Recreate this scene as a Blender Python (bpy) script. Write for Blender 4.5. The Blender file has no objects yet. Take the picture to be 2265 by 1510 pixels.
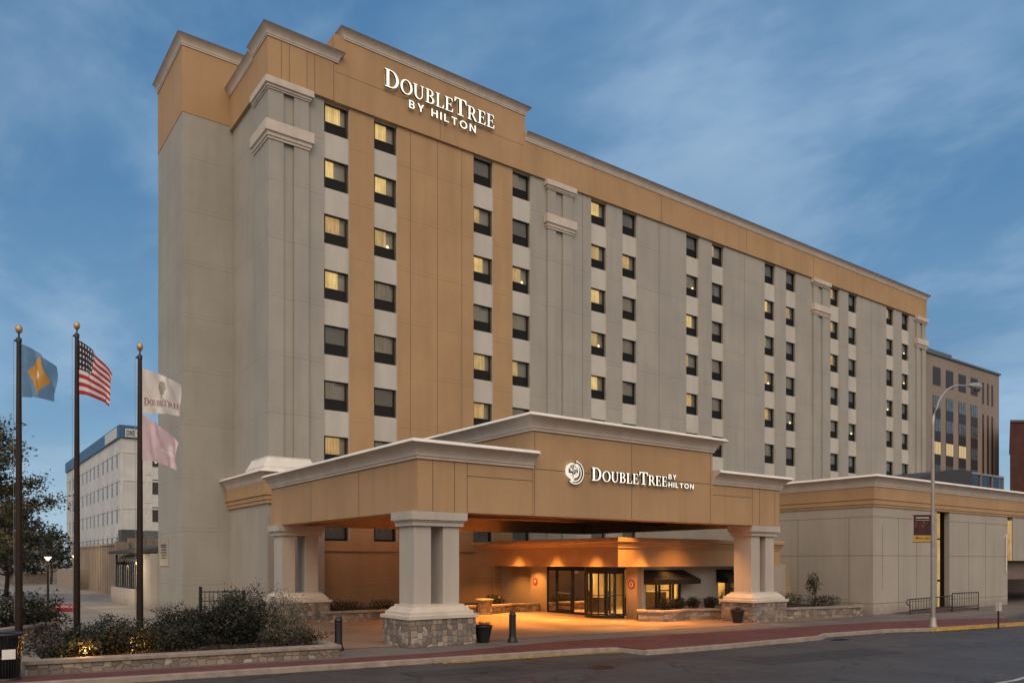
import bpy, bmesh, math, random
from mathutils import Vector, Matrix, noise as mnoise
R = math.radians
SC = bpy.context.scene
COL = SC.collection

# ------------------------------------------------------------------ camera, sky, sun, exposure
CAM_H = 2.7
TH = R(53.586)
cd = bpy.data.cameras.new('camera'); cam = bpy.data.objects.new('camera', cd); COL.objects.link(cam)
cam.location = (0, 0, CAM_H); cam.rotation_euler = (R(90), 0, TH - R(90))
cd.sensor_width = 36; cd.sensor_fit = 'HORIZONTAL'; cd.lens = 1742.7/2265*36
cd.shift_y = (1241-755)/2265; cd.clip_start = .1; cd.clip_end = 3000
SC.camera = cam

SUN_EL, SUN_AZ = R(7), R(215)      # the last light, from behind the camera
W = bpy.data.worlds.new("World"); SC.world = W; W.use_nodes = True
nt = W.node_tree; nt.nodes.clear()
def N(t, typ, **kw):
    n = t.nodes.new(typ)
    for k, v in kw.items(): setattr(n, k, v)
    return n
def L(t, a, b): t.links.new(a, b)
def math_(t, op, a, b=None, clamp=False):
    n = N(t, 'ShaderNodeMath', operation=op); n.use_clamp = clamp
    for i, v in enumerate((a, b)):
        if v is None: continue
        if isinstance(v, (int, float)): n.inputs[i].default_value = v
        else: L(t, v, n.inputs[i])
    return n.outputs[0]
def mixc(t, f, a, b, blend='MIX'):
    n = N(t, 'ShaderNodeMix', data_type='RGBA', blend_type=blend)
    for i, v in ((0, f), (6, a), (7, b)):
        if isinstance(v, (int, float)): n.inputs[i].default_value = v
        elif isinstance(v, tuple): n.inputs[i].default_value = (*v[:3], 1)
        else: L(t, v, n.inputs[i])
    return n.outputs[2]
def ramp(t, f, stops, interp='LINEAR'):
    n = N(t, 'ShaderNodeValToRGB'); n.color_ramp.interpolation = interp
    e = n.color_ramp.elements
    while len(e) < len(stops): e.new(.5)
    for i, (p, c) in enumerate(stops):
        e[i].position = p; e[i].color = (*c, 1) if isinstance(c, tuple) else (c, c, c, 1)
    L(t, f, n.inputs[0]); return n.outputs[0]

out = N(nt, 'ShaderNodeOutputWorld'); bg = N(nt, 'ShaderNodeBackground'); L(nt, bg.outputs[0], out.inputs[0])
sky = N(nt, 'ShaderNodeTexSky', sky_type='NISHITA'); sky.sun_disc = False
sky.sun_elevation = SUN_EL; sky.sun_rotation = SUN_AZ; sky.dust_density = .6; sky.ozone_density = 3.0
tc = N(nt, 'ShaderNodeTexCoord')
sp = N(nt, 'ShaderNodeSeparateXYZ'); L(nt, tc.outputs['Generated'], sp.inputs[0])
zz = math_(nt, 'ADD', math_(nt, 'MAXIMUM', sp.outputs[2], 0.0), .22)
cb = N(nt, 'ShaderNodeCombineXYZ')
L(nt, math_(nt, 'DIVIDE', sp.outputs[0], zz), cb.inputs[0]); L(nt, math_(nt, 'DIVIDE', sp.outputs[1], zz), cb.inputs[1])
def cloud(scale, detail, rough, off, lo, hi, stretch=(1, 1, 1), rot=0):
    mp = N(nt, 'ShaderNodeMapping'); mp.inputs['Location'].default_value = off; mp.inputs['Scale'].default_value = stretch
    mp.inputs['Rotation'].default_value = (0, 0, rot)
    L(nt, cb.outputs[0], mp.inputs[0])
    nz = N(nt, 'ShaderNodeTexNoise'); nz.inputs['Scale'].default_value = scale; nz.inputs['Detail'].default_value = detail
    nz.inputs['Roughness'].default_value = rough; nz.inputs['Distortion'].default_value = .25
    L(nt, mp.outputs[0], nz.inputs['Vector'])
    mr = N(nt, 'ShaderNodeMapRange', interpolation_type='SMOOTHSTEP'); mr.inputs[1].default_value = lo; mr.inputs[2].default_value = hi
    L(nt, nz.outputs[0], mr.inputs[0]); return mr.outputs[0]
tint = mixc(nt, 1.0, sky.outputs[0], (.80, 1.0, 1.16), 'MULTIPLY')
# overcast dusk: the blue is veiled by thin cloud, thicker low down
lift = ramp(nt, sp.outputs[2], [(0.0, (5.2, 6.7, 7.8)), (.14, (2.4, 4.1, 6.0)), (.45, (.85, 2.35, 4.5)), (1.0, (.7, 1.8, 3.7))])
base = mixc(nt, .78, tint, lift)
c1 = cloud(.95, 6, .55, (3.1, 1.2, 0), .45, .74, (1, .9, 1), .5)
c2 = cloud(2.6, 6, .6, (7.7, 4.2, 0), .40, .70, (1, .75, 1), .9)
c3 = cloud(.55, 3, .5, (11.0, 3.0, 0), .5, .75)
s1 = mixc(nt, math_(nt, 'MULTIPLY', c1, .70), base, (3.5, 5.2, 7.2))
s2 = mixc(nt, math_(nt, 'MULTIPLY', c2, .48), s1, (4.0, 5.5, 7.1))
s3 = mixc(nt, math_(nt, 'MULTIPLY', c3, .70), s2, (.95, 2.1, 3.8))
# afterglow: the western sky, behind the camera, is still bright and warm
dp = N(nt, 'ShaderNodeVectorMath', operation='DOT_PRODUCT'); L(nt, tc.outputs['Generated'], dp.inputs[0])
dp.inputs[1].default_value = Vector((-.50, -.76, .42)).normalized()
glow = N(nt, 'ShaderNodeMapRange', interpolation_type='SMOOTHSTEP'); glow.inputs[1].default_value = -.05; glow.inputs[2].default_value = 1.0
L(nt, dp.outputs['Value'], glow.inputs[0])
fin0 = mixc(nt, glow.outputs[0], s3, (15.6, 13.0, 10.7))
# the street opposite (behind the camera) hides the lowest part of that sky
low = N(nt, 'ShaderNodeMapRange', interpolation_type='SMOOTHSTEP'); low.inputs[1].default_value = .30; low.inputs[2].default_value = .06
L(nt, sp.outputs[2], low.inputs[0])
bk_ = N(nt, 'ShaderNodeMapRange', interpolation_type='SMOOTHSTEP'); bk_.inputs[1].default_value = -.05; bk_.inputs[2].default_value = .30
L(nt, dp.outputs['Value'], bk_.inputs[0])
fin = mixc(nt, math_(nt, 'MULTIPLY', math_(nt, 'MULTIPLY', low.outputs[0], bk_.outputs[0]), .93), fin0, (2.6, 2.1, 1.8))
L(nt, fin, bg.inputs[0]); bg.inputs[1].default_value = .1

sl = bpy.data.lights.new('sun', 'SUN'); so = bpy.data.objects.new('sun', sl); COL.objects.link(so)
sl.energy = .5; sl.angle = R(35); sl.color = (1, .80, .62)
sd = Vector((-.42, -.72, .62)).normalized()
so.rotation_euler = sd.to_track_quat('Z', 'Y').to_euler()
SC.view_settings.view_transform = 'Standard'; SC.view_settings.look = 'None'
SC.view_settings.exposure = .0; SC.view_settings.gamma = 1

# ------------------------------------------------------------------ materials
def mat(name):
    m = bpy.data.materials.new(name); m.use_nodes = True
    t = m.node_tree; b = t.nodes['Principled BSDF']; return m, t, b
def objc(t):
    return N(t, 'ShaderNodeTexCoord').outputs['Object']
def geopos(t): return N(t, 'ShaderNodeNewGeometry').outputs['Position']
def noise(t, vec, scale, detail=4, rough=.55, stretch=None):
    if stretch:
        mp = N(t, 'ShaderNodeMapping'); mp.inputs['Scale'].default_value = stretch; L(t, vec, mp.inputs[0]); vec = mp.outputs[0]
    n = N(t, 'ShaderNodeTexNoise'); n.inputs['Scale'].default_value = scale; n.inputs['Detail'].default_value = detail
    n.inputs['Roughness'].default_value = rough; L(t, vec, n.inputs['Vector']); return n.outputs[0]
def bump(t, b, h, dist=.01, strength=.5):
    n = N(t, 'ShaderNodeBump'); n.inputs['Distance'].default_value = dist; n.inputs['Strength'].default_value = strength
    L(t, h, n.inputs['Height']); L(t, n.outputs[0], b.inputs['Normal'])
def simple(name, col, rough=.6, metal=0, var=.12, scale=3, bumpd=0, bscale=60, streak=0):
    m, t, b = mat(name); v = geopos(t)
    n1 = noise(t, v, scale)
    c2 = tuple(x*(1-var) for x in col); c1 = tuple(min(1, x*(1+var)) for x in col)
    c = mixc(t, ramp(t, n1, [(.3, 0.0), (.7, 1.0)]), c2, c1)
    if streak:
        n2 = noise(t, v, 2.2, 4, .6, (1, 1, .12))
        c = mixc(t, math_(t, 'MULTIPLY', ramp(t, n2, [(.45, 0.0), (.75, 1.0)]), streak), c, tuple(x*.72 for x in col))
    L(t, c, b.inputs['Base Color']); b.inputs['Roughness'].default_value = rough; b.inputs['Metallic'].default_value = metal
    if bumpd: bump(t, b, noise(t, v, bscale, 3), bumpd, .6)
    return m
def stucco(name, col, zlines=None, period=0, z0=0):
    """sand-finish stucco with soft dirt streaks; horizontal control joints every `period` m"""
    m, t, b = mat(name); v = geopos(t)
    n1 = noise(t, v, .35, 5, .6); n2 = noise(t, v, 1.3, 5, .65, (1, 1, .10)); n3 = noise(t, v, 90, 3)
    c = mixc(t, ramp(t, n1, [(.3, 0.0), (.7, 1.0)]), tuple(x*.90 for x in col), tuple(x*1.07 for x in col))
    c = mixc(t, math_(t, 'MULTIPLY', ramp(t, n2, [(.46, 0.0), (.75, 1.0)]), .55), c, tuple(x*.74 for x in col))
    n5 = noise(t, v, 5.0, 4, .7)
    c = mixc(t, math_(t, 'MULTIPLY', ramp(t, n5, [(.5, 0.0), (.75, 1.0)]), .25), c, tuple(x*.8 for x in col))
    sz_ = N(t, 'ShaderNodeSeparateXYZ'); L(t, v, sz_.inputs[0])
    sp_ = math_(t, 'SUBTRACT', math_(t, 'MULTIPLY', noise(t, v, 3.0, 5, .7), 1.1), sz_.outputs[2])
    c = mixc(t, math_(t, 'MULTIPLY', ramp(t, sp_, [(.0, 0.0), (.45, 1.0)]), .35), c, (.13, .11, .09))
    h = n3
    if period:
        s = N(t, 'ShaderNodeSeparateXYZ'); L(t, v, s.inputs[0])
        fz = math_(t, 'FRACT', math_(t, 'DIVIDE', math_(t, 'SUBTRACT', s.outputs[2], z0), period))
        g1 = math_(t, 'LESS_THAN', fz, .012)
        g2 = math_(t, 'MULTIPLY', math_(t, 'GREATER_THAN', fz, .075), math_(t, 'LESS_THAN', fz, .084))
        g = math_(t, 'ADD', g1, math_(t, 'MULTIPLY', g2, .6))
        # joints show strongly in places and fade where they were painted over
        g = math_(t, 'MULTIPLY', g, ramp(t, noise(t, v, .5, 3), [(.32, .25), (.6, 1.0)]))
        c = mixc(t, math_(t, 'MULTIPLY', g, .6), c, tuple(x*.5 for x in col))
    L(t, c, b.inputs['Base Color']); b.inputs['Roughness'].default_value = .9
    bump(t, b, h, .012, .35)
    return m
GREY = (.378, .368, .332); ORANGE = (.455, .295, .160); CREAM = (.49, .45, .40); SPAN = (.56, .545, .50)
M = {}
M['grey'] = stucco('stucco_grey', GREY, period=2.81, z0=1.45)
M['greyplain'] = stucco('stucco_grey_plain', (.40, .37, .325))
M['orange'] = stucco('stucco_ochre', ORANGE)
M['orangej'] = stucco('stucco_ochre_jointed', ORANGE, period=2.81, z0=1.45)
M['spandrel'] = stucco('stucco_pale_grey', SPAN, period=2.81, z0=1.45+.62)
M['cream'] = stucco('stucco_cream', CREAM)
M['cornice'] = simple('cornice_paint', (.60, .535, .465), .75, 0, .10, 1.1, .003, 80, .35)
M['cap_white'] = simple('white_paint_skylit_cap', (.76, .73, .68), .6, 0, .10, 1.2, .003, 60, .25)  # white paint; on cornice slopes its paleness paints in light from the sky
M['flash'] = simple('roof_flashing', (.10, .09, .085), .45, .4)
M['joint'] = simple('joint_sealant', (.13, .10, .075), .8)
M['frame'] = simple('window_frame_dark', (.018, .016, .015), .45, .3)
M['grille'] = simple('window_grille_dark', (.014, .012, .012), .6, .2)
M['black'] = simple('black_paint', (.012, .012, .013), .4, 0, .2)
M['bronze'] = simple('dark_bronze_pole', (.035, .022, .017), .38, .6, .25, 2)
M['brass'] = simple('gold_ball', (.50, .36, .20), .4, .6, .15, 20)
M['steel'] = simple('galvanised_steel', (.36, .34, .32), .5, .5, .15, 4)
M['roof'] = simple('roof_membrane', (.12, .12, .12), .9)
M['soil'] = simple('mulch', (.030, .020, .014), .95, 0, .5, 14, .03, 30)
M['concrete'] = simple('kerb_concrete', (.27, .225, .19), .85, 0, .22, 3.5, .006, 40, .2)
M['awning'] = simple('awning_canvas', (.010, .009, .010), .85, 0, .3, 6)
M['bark'] = simple('bark', (.055, .038, .027), .95, 0, .35, 9, .02, 25)
M['interior'] = simple('interior_wall', (.62, .46, .26), .8)
M['dark_int'] = simple('dark_interior', (.03, .025, .02), .8)
M['brick_red'] = simple('brown_brick', (.070, .022, .018), .85, 0, .2, 1.2)

def mat_stone():
    m, t, b = mat('fieldstone_wall'); p = geopos(t)
    s = N(t, 'ShaderNodeSeparateXYZ'); L(t, p, s.inputs[0]); cc = N(t, 'ShaderNodeCombineXYZ')
    L(t, math_(t, 'ADD', s.outputs[0], math_(t, 'MULTIPLY', s.outputs[1], .93)), cc.inputs[0]); L(t, s.outputs[2], cc.inputs[1])
    nz = N(t, 'ShaderNodeTexNoise'); nz.inputs['Scale'].default_value = 4; L(t, p, nz.inputs['Vector'])
    va = N(t, 'ShaderNodeVectorMath', operation='ADD'); L(t, cc.outputs[0], va.inputs[0])
    vs = N(t, 'ShaderNodeVectorMath', operation='SCALE'); L(t, nz.outputs['Color'], vs.inputs[0]); vs.inputs['Scale'].default_value = .09
    L(t, vs.outputs[0], va.inputs[1])
    vo = N(t, 'ShaderNodeTexVoronoi', distance='CHEBYCHEV'); vo.inputs['Scale'].default_value = 5.2; vo.inputs['Randomness'].default_value = .6
    L(t, va.outputs[0], vo.inputs['Vector'])
    vb = N(t, 'ShaderNodeTexVoronoi', distance='CHEBYCHEV', feature='F2'); vb.inputs['Scale'].default_value = 5.2; vb.inputs['Randomness'].default_value = .6
    L(t, va.outputs[0], vb.inputs['Vector'])
    edge = math_(t, 'SUBTRACT', vb.outputs['Distance'], vo.outputs['Distance'])
    sc = N(t, 'ShaderNodeSeparateColor'); L(t, vo.outputs['Color'], sc.inputs[0])
    c = ramp(t, sc.outputs[0], [(0, (.14, .12, .105)), (.2, (.29, .24, .195)), (.4, (.19, .18, .17)), (.58, (.37, .31, .255)), (.74, (.24, .17, .135)), (.86, (.17, .155, .15)), (.95, (.46, .41, .35))], 'CONSTANT')
    c = mixc(t, .28, c, mixc(t, noise(t, p, 12, 5, .7), (.10, .08, .065), (.40, .32, .26)))
    c = mixc(t, ramp(t, edge, [(.01, .5), (.06, 0.0)]), c, (.12, .095, .08))
    L(t, c, b.inputs['Base Color']); b.inputs['Roughness'].default_value = .9
    h = math_(t, 'ADD', ramp(t, edge, [(0, 0.0), (.16, 1.0)]), math_(t, 'MULTIPLY', noise(t, p, 25, 4), .5))
    bump(t, b, h, .025, .9); return m
M['stone'] = mat_stone()

def mat_ground(name, c1, c2, scale, rough, brick=None, spots=None, bd=.004):
    m, t, b = mat(name); p = geopos(t)
    c = mixc(t, ramp(t, noise(t, p, scale, 6, .65), [(.3, 0.0), (.7, 1.0)]), c1, c2)
    c = mixc(t, math_(t, 'MULTIPLY', ramp(t, noise(t, p, scale*12, 3, .7), [(.4, 0.0), (.75, 1.0)]), .35), c, tuple(x*.6 for x in c1))
    h = noise(t, p, 120, 3)
    if brick:
        bt = N(t, 'ShaderNodeTexBrick'); bt.inputs['Scale'].default_value = 1.0
        bt.inputs['Brick Width'].default_value = brick[0]; bt.inputs['Row Height'].default_value = brick[1]
        bt.inputs['Mortar Size'].default_value = brick[2]; bt.inputs['Mortar Smooth'].default_value = .1
        bt.offset = brick[3]
        L(t, p, bt.inputs['Vector'])
        bt.inputs['Color1'].default_value = (1, 1, 1, 1); bt.inputs['Color2'].default_value = (.72, .72, .72, 1); bt.inputs['Mortar'].default_value = (.45, .45, .45, 1)
        c = mixc(t, 1.0, c, bt.outputs[0], 'MULTIPLY'); h = bt.outputs['Fac']; 
    if spots:
        n = noise(t, p, spots[0], 4, .6, spots[2] if len(spots) > 2 else None)
        c = mixc(t, math_(t, 'MULTIPLY', ramp(t, n, [(.52, 0.0), (.7, 1.0)]), spots[1]), c, tuple(x*.45 for x in c1))
    L(t, c, b.inputs['Base Color'])
    rr = ramp(t, noise(t, p, scale*2, 4), [(.3, rough-.1), (.7, rough+.08)]); L(t, rr, b.inputs['Roughness'])
    bump(t, b, h, bd, .5); return m
M['asphalt'] = mat_ground('asphalt', (.040, .038, .040), (.078, .072, .070), .45, .55, None, (.55, .6, (.12, 1.3, 1)), .012)
M['paver'] = mat_ground('red_brick_paving', (.125, .034, .030), (.20, .062, .050), .9, .72, (.21, .105, .008, .5))
M['walk'] = mat_ground('sidewalk_concrete', (.15, .125, .115), (.20, .17, .155), .7, .75, (1.5, 1.5, .012, 0))
M['drive'] = mat_ground('drive_concrete', (.28, .185, .13), (.40, .265, .185), .5, .5, (3.4, 3.4, .010, 0), (.8, .35, (1, 3, 1)))
M['plaza'] = mat_ground('plaza_paving', (.26, .23, .20), (.36, .32, .275), .4, .7, (2.4, 2.4, .03, 0))
M['yellow'] = simple('yellow_kerb_paint', (.40, .24, .035), .8, 0, .45, 5, .004, 60, .4)
M['mark'] = simple('road_marking', (.40, .39, .37), .8, 0, .35, 3)

_t = M['asphalt'].node_tree; _b = _t.nodes['Principled BSDF']; _lk = _b.inputs['Base Color'].links[0].from_socket
_p = geopos(_t); _nz = N(_t, 'ShaderNodeTexNoise'); _nz.inputs['Scale'].default_value = .9; L(_t, _p, _nz.inputs['Vector'])
_sc = N(_t, 'ShaderNodeVectorMath', operation='SCALE'); L(_t, _nz.outputs['Color'], _sc.inputs[0]); _sc.inputs['Scale'].default_value = 2.2
_ad = N(_t, 'ShaderNodeVectorMath', operation='ADD'); L(_t, _p, _ad.inputs[0]); L(_t, _sc.outputs[0], _ad.inputs[1])
_vo = N(_t, 'ShaderNodeTexVoronoi', feature='DISTANCE_TO_EDGE'); _vo.inputs['Scale'].default_value = .22; L(_t, _ad.outputs[0], _vo.inputs['Vector'])
_cr = ramp(_t, _vo.outputs['Distance'], [(0.0, 1.0), (.006, .9), (.012, 0.0)])
_c2 = mixc(_t, math_(_t, 'MULTIPLY', _cr, .75), _lk, (.012, .011, .012)); L(_t, _c2, _b.inputs['Base Color'])
def mat_leaf(name, cols, trans=.15):
    m, t, b = mat(name)
    g = N(t, 'ShaderNodeNewGeometry')
    n = len(cols)
    c = ramp(t, g.outputs['Random Per Island'], [(i/max(1, n-1), k) for i, k in enumerate(cols)])
    c = mixc(t, math_(t, 'MULTIPLY', noise(t, g.outputs['Position'], 1.4, 3), .5), c, tuple(x*.4 for x in cols[0]))
    L(t, c, b.inputs['Base Color']); b.inputs['Roughness'].default_value = .55
    return m
M['leaf_shrub'] = mat_leaf('shrub_leaves', [(.008, .013, .005), (.016, .028, .009), (.026, .024, .010), (.012, .022, .008), (.05, .030, .014)])
M['leaf_red'] = mat_leaf('groundcover_leaves', [(.022, .028, .012), (.05, .025, .014), (.07, .022, .015), (.03, .03, .015)])
M['leaf_sage'] = mat_leaf('sage_leaves', [(.14, .14, .105), (.24, .22, .17), (.34, .31, .25), (.10, .10, .07)])
M['leaf_olive'] = mat_leaf('olive_leaves', [(.035, .038, .016), (.055, .055, .024), (.075, .06, .028), (.03, .028, .014)])
M['leaf_tree'] = mat_leaf('tree_leaves', [(.045, .062, .032), (.075, .095, .040), (.06, .08, .05), (.17, .09, .03), (.085, .10, .045), (.12, .08, .032)])
M['leaf_far'] = mat_leaf('far_tree_leaves', [(.022, .034, .020), (.035, .050, .026), (.045, .05, .028)])
M['leaf_pot'] = mat_leaf('pot_leaves', [(.012, .012, .009), (.03, .02, .018), (.06, .03, .04)])

def emis(name, col, s):
    m = bpy.data.materials.new(name); m.use_nodes = True; t = m.node_tree; t.nodes.clear()
    o = N(t, 'ShaderNodeOutputMaterial'); e = N(t, 'ShaderNodeEmission'); e.inputs[0].default_value = (*col, 1); e.inputs[1].default_value = s
    L(t, e.outputs[0], o.inputs[0]); return m
M['sign_lit'] = emis('sign_face_lit', (1, .93, .78), 1.35)
M['lamp_lit'] = emis('lamp_lens_lit', (1, .86, .55), 3)
M['down_lit'] = emis('downlight_lens_lit', (1, .62, .25), 8)
M['bulb'] = emis('bulb_lit', (1, .68, .30), 3)
def curtain(name, c_lo, c_hi, s, spot=0):
    """a lit room seen through a sheer curtain: pleats, uneven glow"""
    m = bpy.data.materials.new(name); m.use_nodes = True; t = m.node_tree; b = t.nodes['Principled BSDF']
    p = geopos(t)
    f = noise(t, p, 9, 3, .6, (1.6, 1, .06)); big = noise(t, p, 1.5, 2)
    k = ramp(t, math_(t, 'ADD', math_(t, 'MULTIPLY', f, .75), math_(t, 'MULTIPLY', big, .45)), [(.38, c_lo), (.78, c_hi)])
    L(t, k, b.inputs['Emission Color']); b.inputs['Emission Strength'].default_value = s
    b.inputs['Base Color'].default_value = (.22, .19, .14, 1); b.inputs['Roughness'].default_value = .9
    return m
M['room_lamp'] = emis('room_lamp_lit', (1, .78, .42), 2.2)
M['cur3'] = curtain('curtain_bright', (.38, .20, .05), (1.0, .70, .26), .95)
M['cur2'] = curtain('curtain_glowing', (.20, .11, .035), (.82, .54, .20), .75)
M['cur1'] = curtain('curtain_dim', (.10, .075, .05), (.34, .26, .18), .42)
M['cur0'] = curtain('curtain_faint_glow', (.03, .03, .03), (.07, .065, .06), .5)  # dark room: a faint glow is still put into the curtain
M['cur3b'] = curtain('curtain_amber_soft', (.30, .14, .04), (.95, .58, .22), .70)
M['curo'] = curtain('curtain_amber', (.5, .18, .06), (1.0, .55, .22), .6)
def glass(name, tint=(1, 1, 1), rough=.02, ior=1.5, dark=0):
    m = bpy.data.materials.new(name); m.use_nodes = True; t = m.node_tree; t.nodes.clear()
    o = N(t, 'ShaderNodeOutputMaterial'); mx = N(t, 'ShaderNodeMixShader'); fr = N(t, 'ShaderNodeFresnel'); fr.inputs[0].default_value = ior
    tr = N(t, 'ShaderNodeBsdfTransparent'); tr.inputs[0].default_value = (*tint, 1)
    gl = N(t, 'ShaderNodeBsdfGlossy'); gl.inputs['Roughness'].default_value = rough
    L(t, fr.outputs[0], mx.inputs[0]); L(t, tr.outputs[0], mx.inputs[1]); L(t, gl.outputs[0], mx.inputs[2]); L(t, mx.outputs[0], o.inputs[0])
    return m
M['glass'] = glass('window_glass', (.86, .88, .86))
M['glass_dark'] = glass('tinted_glass', (.35, .36, .36), .03, 1.6)
M['glass_bay'] = glass('smoked_corrugated_glass', (.25, .26, .27), .12, 1.9)

# ------------------------------------------------------------------ mesh helper
class MB:
    def __init__(s): s.v = []; s.f = []; s.m = []; s.smooth = []
    def add(s, vs, fs, mi=0, sm=False):
        o = len(s.v); s.v += [tuple(p) for p in vs]
        for f in fs: s.f.append([i+o for i in f]); s.m.append(mi); s.smooth.append(sm)
        return s
    def box(s, x0, x1, y0, y1, z0, z1, mi=0):
        if x0 > x1: x0, x1 = x1, x0
        if y0 > y1: y0, y1 = y1, y0
        if z0 > z1: z0, z1 = z1, z0
        vs = [(x, y, z) for z in (z0, z1) for y in (y0, y1) for x in (x0, x1)]
        return s.add(vs, [(0, 2, 3, 1), (4, 5, 7, 6), (0, 1, 5, 4), (2, 6, 7, 3), (0, 4, 6, 2), (1, 3, 7, 5)], mi)
    def prism(s, poly, z0, z1, mi=0, axis='z', top=None):
        """extrude a CCW polygon; axis z: (x,y) ; axis y: (x,z) from y=z0 to z1; axis x: (y,z)"""
        n = len(poly)
        def P(p, h):
            if axis == 'z': return (p[0], p[1], h)
            if axis == 'y': return (p[0], h, p[1])
            return (h, p[0], p[1])
        vs = [P(p, z0) for p in poly] + [P(p, z1) for p in poly]
        a = sum(poly[i][0]*poly[(i+1) % n][1]-poly[(i+1) % n][0]*poly[i][1] for i in range(n))
        flip = (a < 0) ^ (axis == 'y')
        lo = list(range(n)); hi = list(range(n, 2*n))
        fs = [lo[::-1], hi]; fs += [(i, (i+1) % n, n+(i+1) % n, n+i) for i in range(n)]
        if flip: fs = [list(f)[::-1] for f in fs]
        return s.add(vs, fs, mi)
    def tube(s, pts, rad, seg=8, mi=0, cap=True):
        pts = [Vector(p) for p in pts]; n = len(pts)
        if isinstance(rad, (int, float)): rad = [rad]*n
        vs = []; up = Vector((0, 0, 1))
        for i, p in enumerate(pts):
            d = (pts[min(i+1, n-1)]-pts[max(i-1, 0)]).normalized()
            a = up if abs(d.z) < .95 else Vector((1, 0, 0))
            x = d.cross(a).normalized(); y = d.cross(x).normalized()
            for k in range(seg):
                t = 2*math.pi*k/seg; vs.append(p + (x*math.cos(t)+y*math.sin(t))*rad[i])
        fs = []
        for i in range(n-1):
            for k in range(seg):
                a = i*seg+k; b = i*seg+(k+1) % seg
                fs.append((a, b, b+seg, a+seg))
        s.add(vs, fs, mi, True)
        if cap:
            s.add(vs[:seg], [list(range(seg))[::-1]], mi); s.add(vs[-seg:], [list(range(seg))], mi)
        return s
    def lathe(s, cx, cy, prof, seg=20, mi=0, sm=True):
        vs = []; n = len(prof)
        for r, z in prof:
            for k in range(seg):
                t = 2*math.pi*k/seg; vs.append((cx+r*math.cos(t), cy+r*math.sin(t), z))
        fs = [(i*seg+k, i*seg+(k+1) % seg, (i+1)*seg+(k+1) % seg, (i+1)*seg+k) for i in range(n-1) for k in range(seg)]
        return s.add(vs, fs, mi, sm)
    def sweep(s, path, prof, mi=0, cap=True, closed=False, mis=None):
        """sweep profile (out, z) along an (x,y) path with mitred corners, outward = right of travel"""
        n = len(path); pp = [Vector(p) for p in path]; vs = []
        for i in range(n):
            if closed or 0 < i < n-1:
                d0 = (pp[i]-pp[i-1]).normalized(); d1 = (pp[(i+1) % n]-pp[i]).normalized()
            elif i == 0: d0 = d1 = (pp[1]-pp[0]).normalized()
            else: d0 = d1 = (pp[-1]-pp[-2]).normalized()
            n0 = Vector((d0.y, -d0.x)); n1 = Vector((d1.y, -d1.x)); m = (n0+n1)
            m = m/ max(.2, m.dot(n0)) if m.length > .01 else n0
            for o, z in prof: vs.append((pp[i].x+m.x*o, pp[i].y+m.y*o, z))
        k = len(prof); segs = n if closed else n-1
        for i in range(segs):
            for j in range(k-1):
                a = i*k+j; b = ((i+1) % n)*k+j
                s.add([vs[a], vs[b], vs[b+1], vs[a+1]], [(0, 1, 2, 3)], mis[j] if mis else mi)
        if cap and not closed:
            s.add(vs[:k], [list(range(k))], mi); s.add(vs[-k:], [list(range(k))[::-1]], mi)
        return s
    def build(s, name, mats, parent=None, bevel=0, weld=False):
        me = bpy.data.meshes.new(name)
        ox, oy, oz = parent['org'] if parent is not None else (0, 0, 0)
        me.from_pydata([(x-ox, y-oy, z-oz) for x, y, z in s.v], [], s.f)
        if not isinstance(mats, (list, tuple)): mats = [mats]
        for m in mats: me.materials.append(M[m] if isinstance(m, str) else m)
        me.polygons.foreach_set('material_index', s.m)
        me.polygons.foreach_set('use_smooth', s.smooth)
        me.update()
        o = bpy.data.objects.new(name, me); COL.objects.link(o)
        o['org'] = (ox, oy, oz)
        if parent is not None: o.parent = parent
        if bevel:
            b = o.modifiers.new('bevel', 'BEVEL'); b.width = bevel; b.segments = 2; b.limit_method = 'ANGLE'; b.angle_limit = R(40)
        return o
def tag(o, label=None, cat=None, group=None, kind=None):
    if label: o['label'] = label
    if cat: o['category'] = cat
    if group: o['group'] = group
    if kind: o['kind'] = kind
    return o
def thing(name, loc, label, cat, group=None):
    o = bpy.data.objects.new(name, None); COL.objects.link(o); o.location = loc; o['org'] = tuple(loc); o.empty_display_size = .3
    return tag(o, label, cat, group)
def struct(name, mb, m, label=None):
    o = mb.build(name, m); o['kind'] = 'structure'
    if label: o['label'] = label
    return o
def copy_tree(o, parent=None):
    c = o.copy(); COL.objects.link(c)
    if parent is not None: c.parent = parent
    for ch in list(o.children): copy_tree(ch, c)
    return c
def light(name, kind, loc, energy, col, parent=None, **kw):
    l = bpy.data.lights.new(name, kind); l.energy = energy; l.color = col
    for k, v in kw.items():
        if k != 'aim': setattr(l, k, v)
    o = bpy.data.objects.new(name, l); COL.objects.link(o)
    ox, oy, oz = parent['org'] if parent is not None else (0, 0, 0)
    o.location = (loc[0]-ox, loc[1]-oy, loc[2]-oz)
    if 'aim' in kw: o.rotation_euler = (-Vector(kw['aim'])).to_track_quat('Z', 'Y').to_euler()
    if parent is not None: o.parent = parent
    return o

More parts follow.
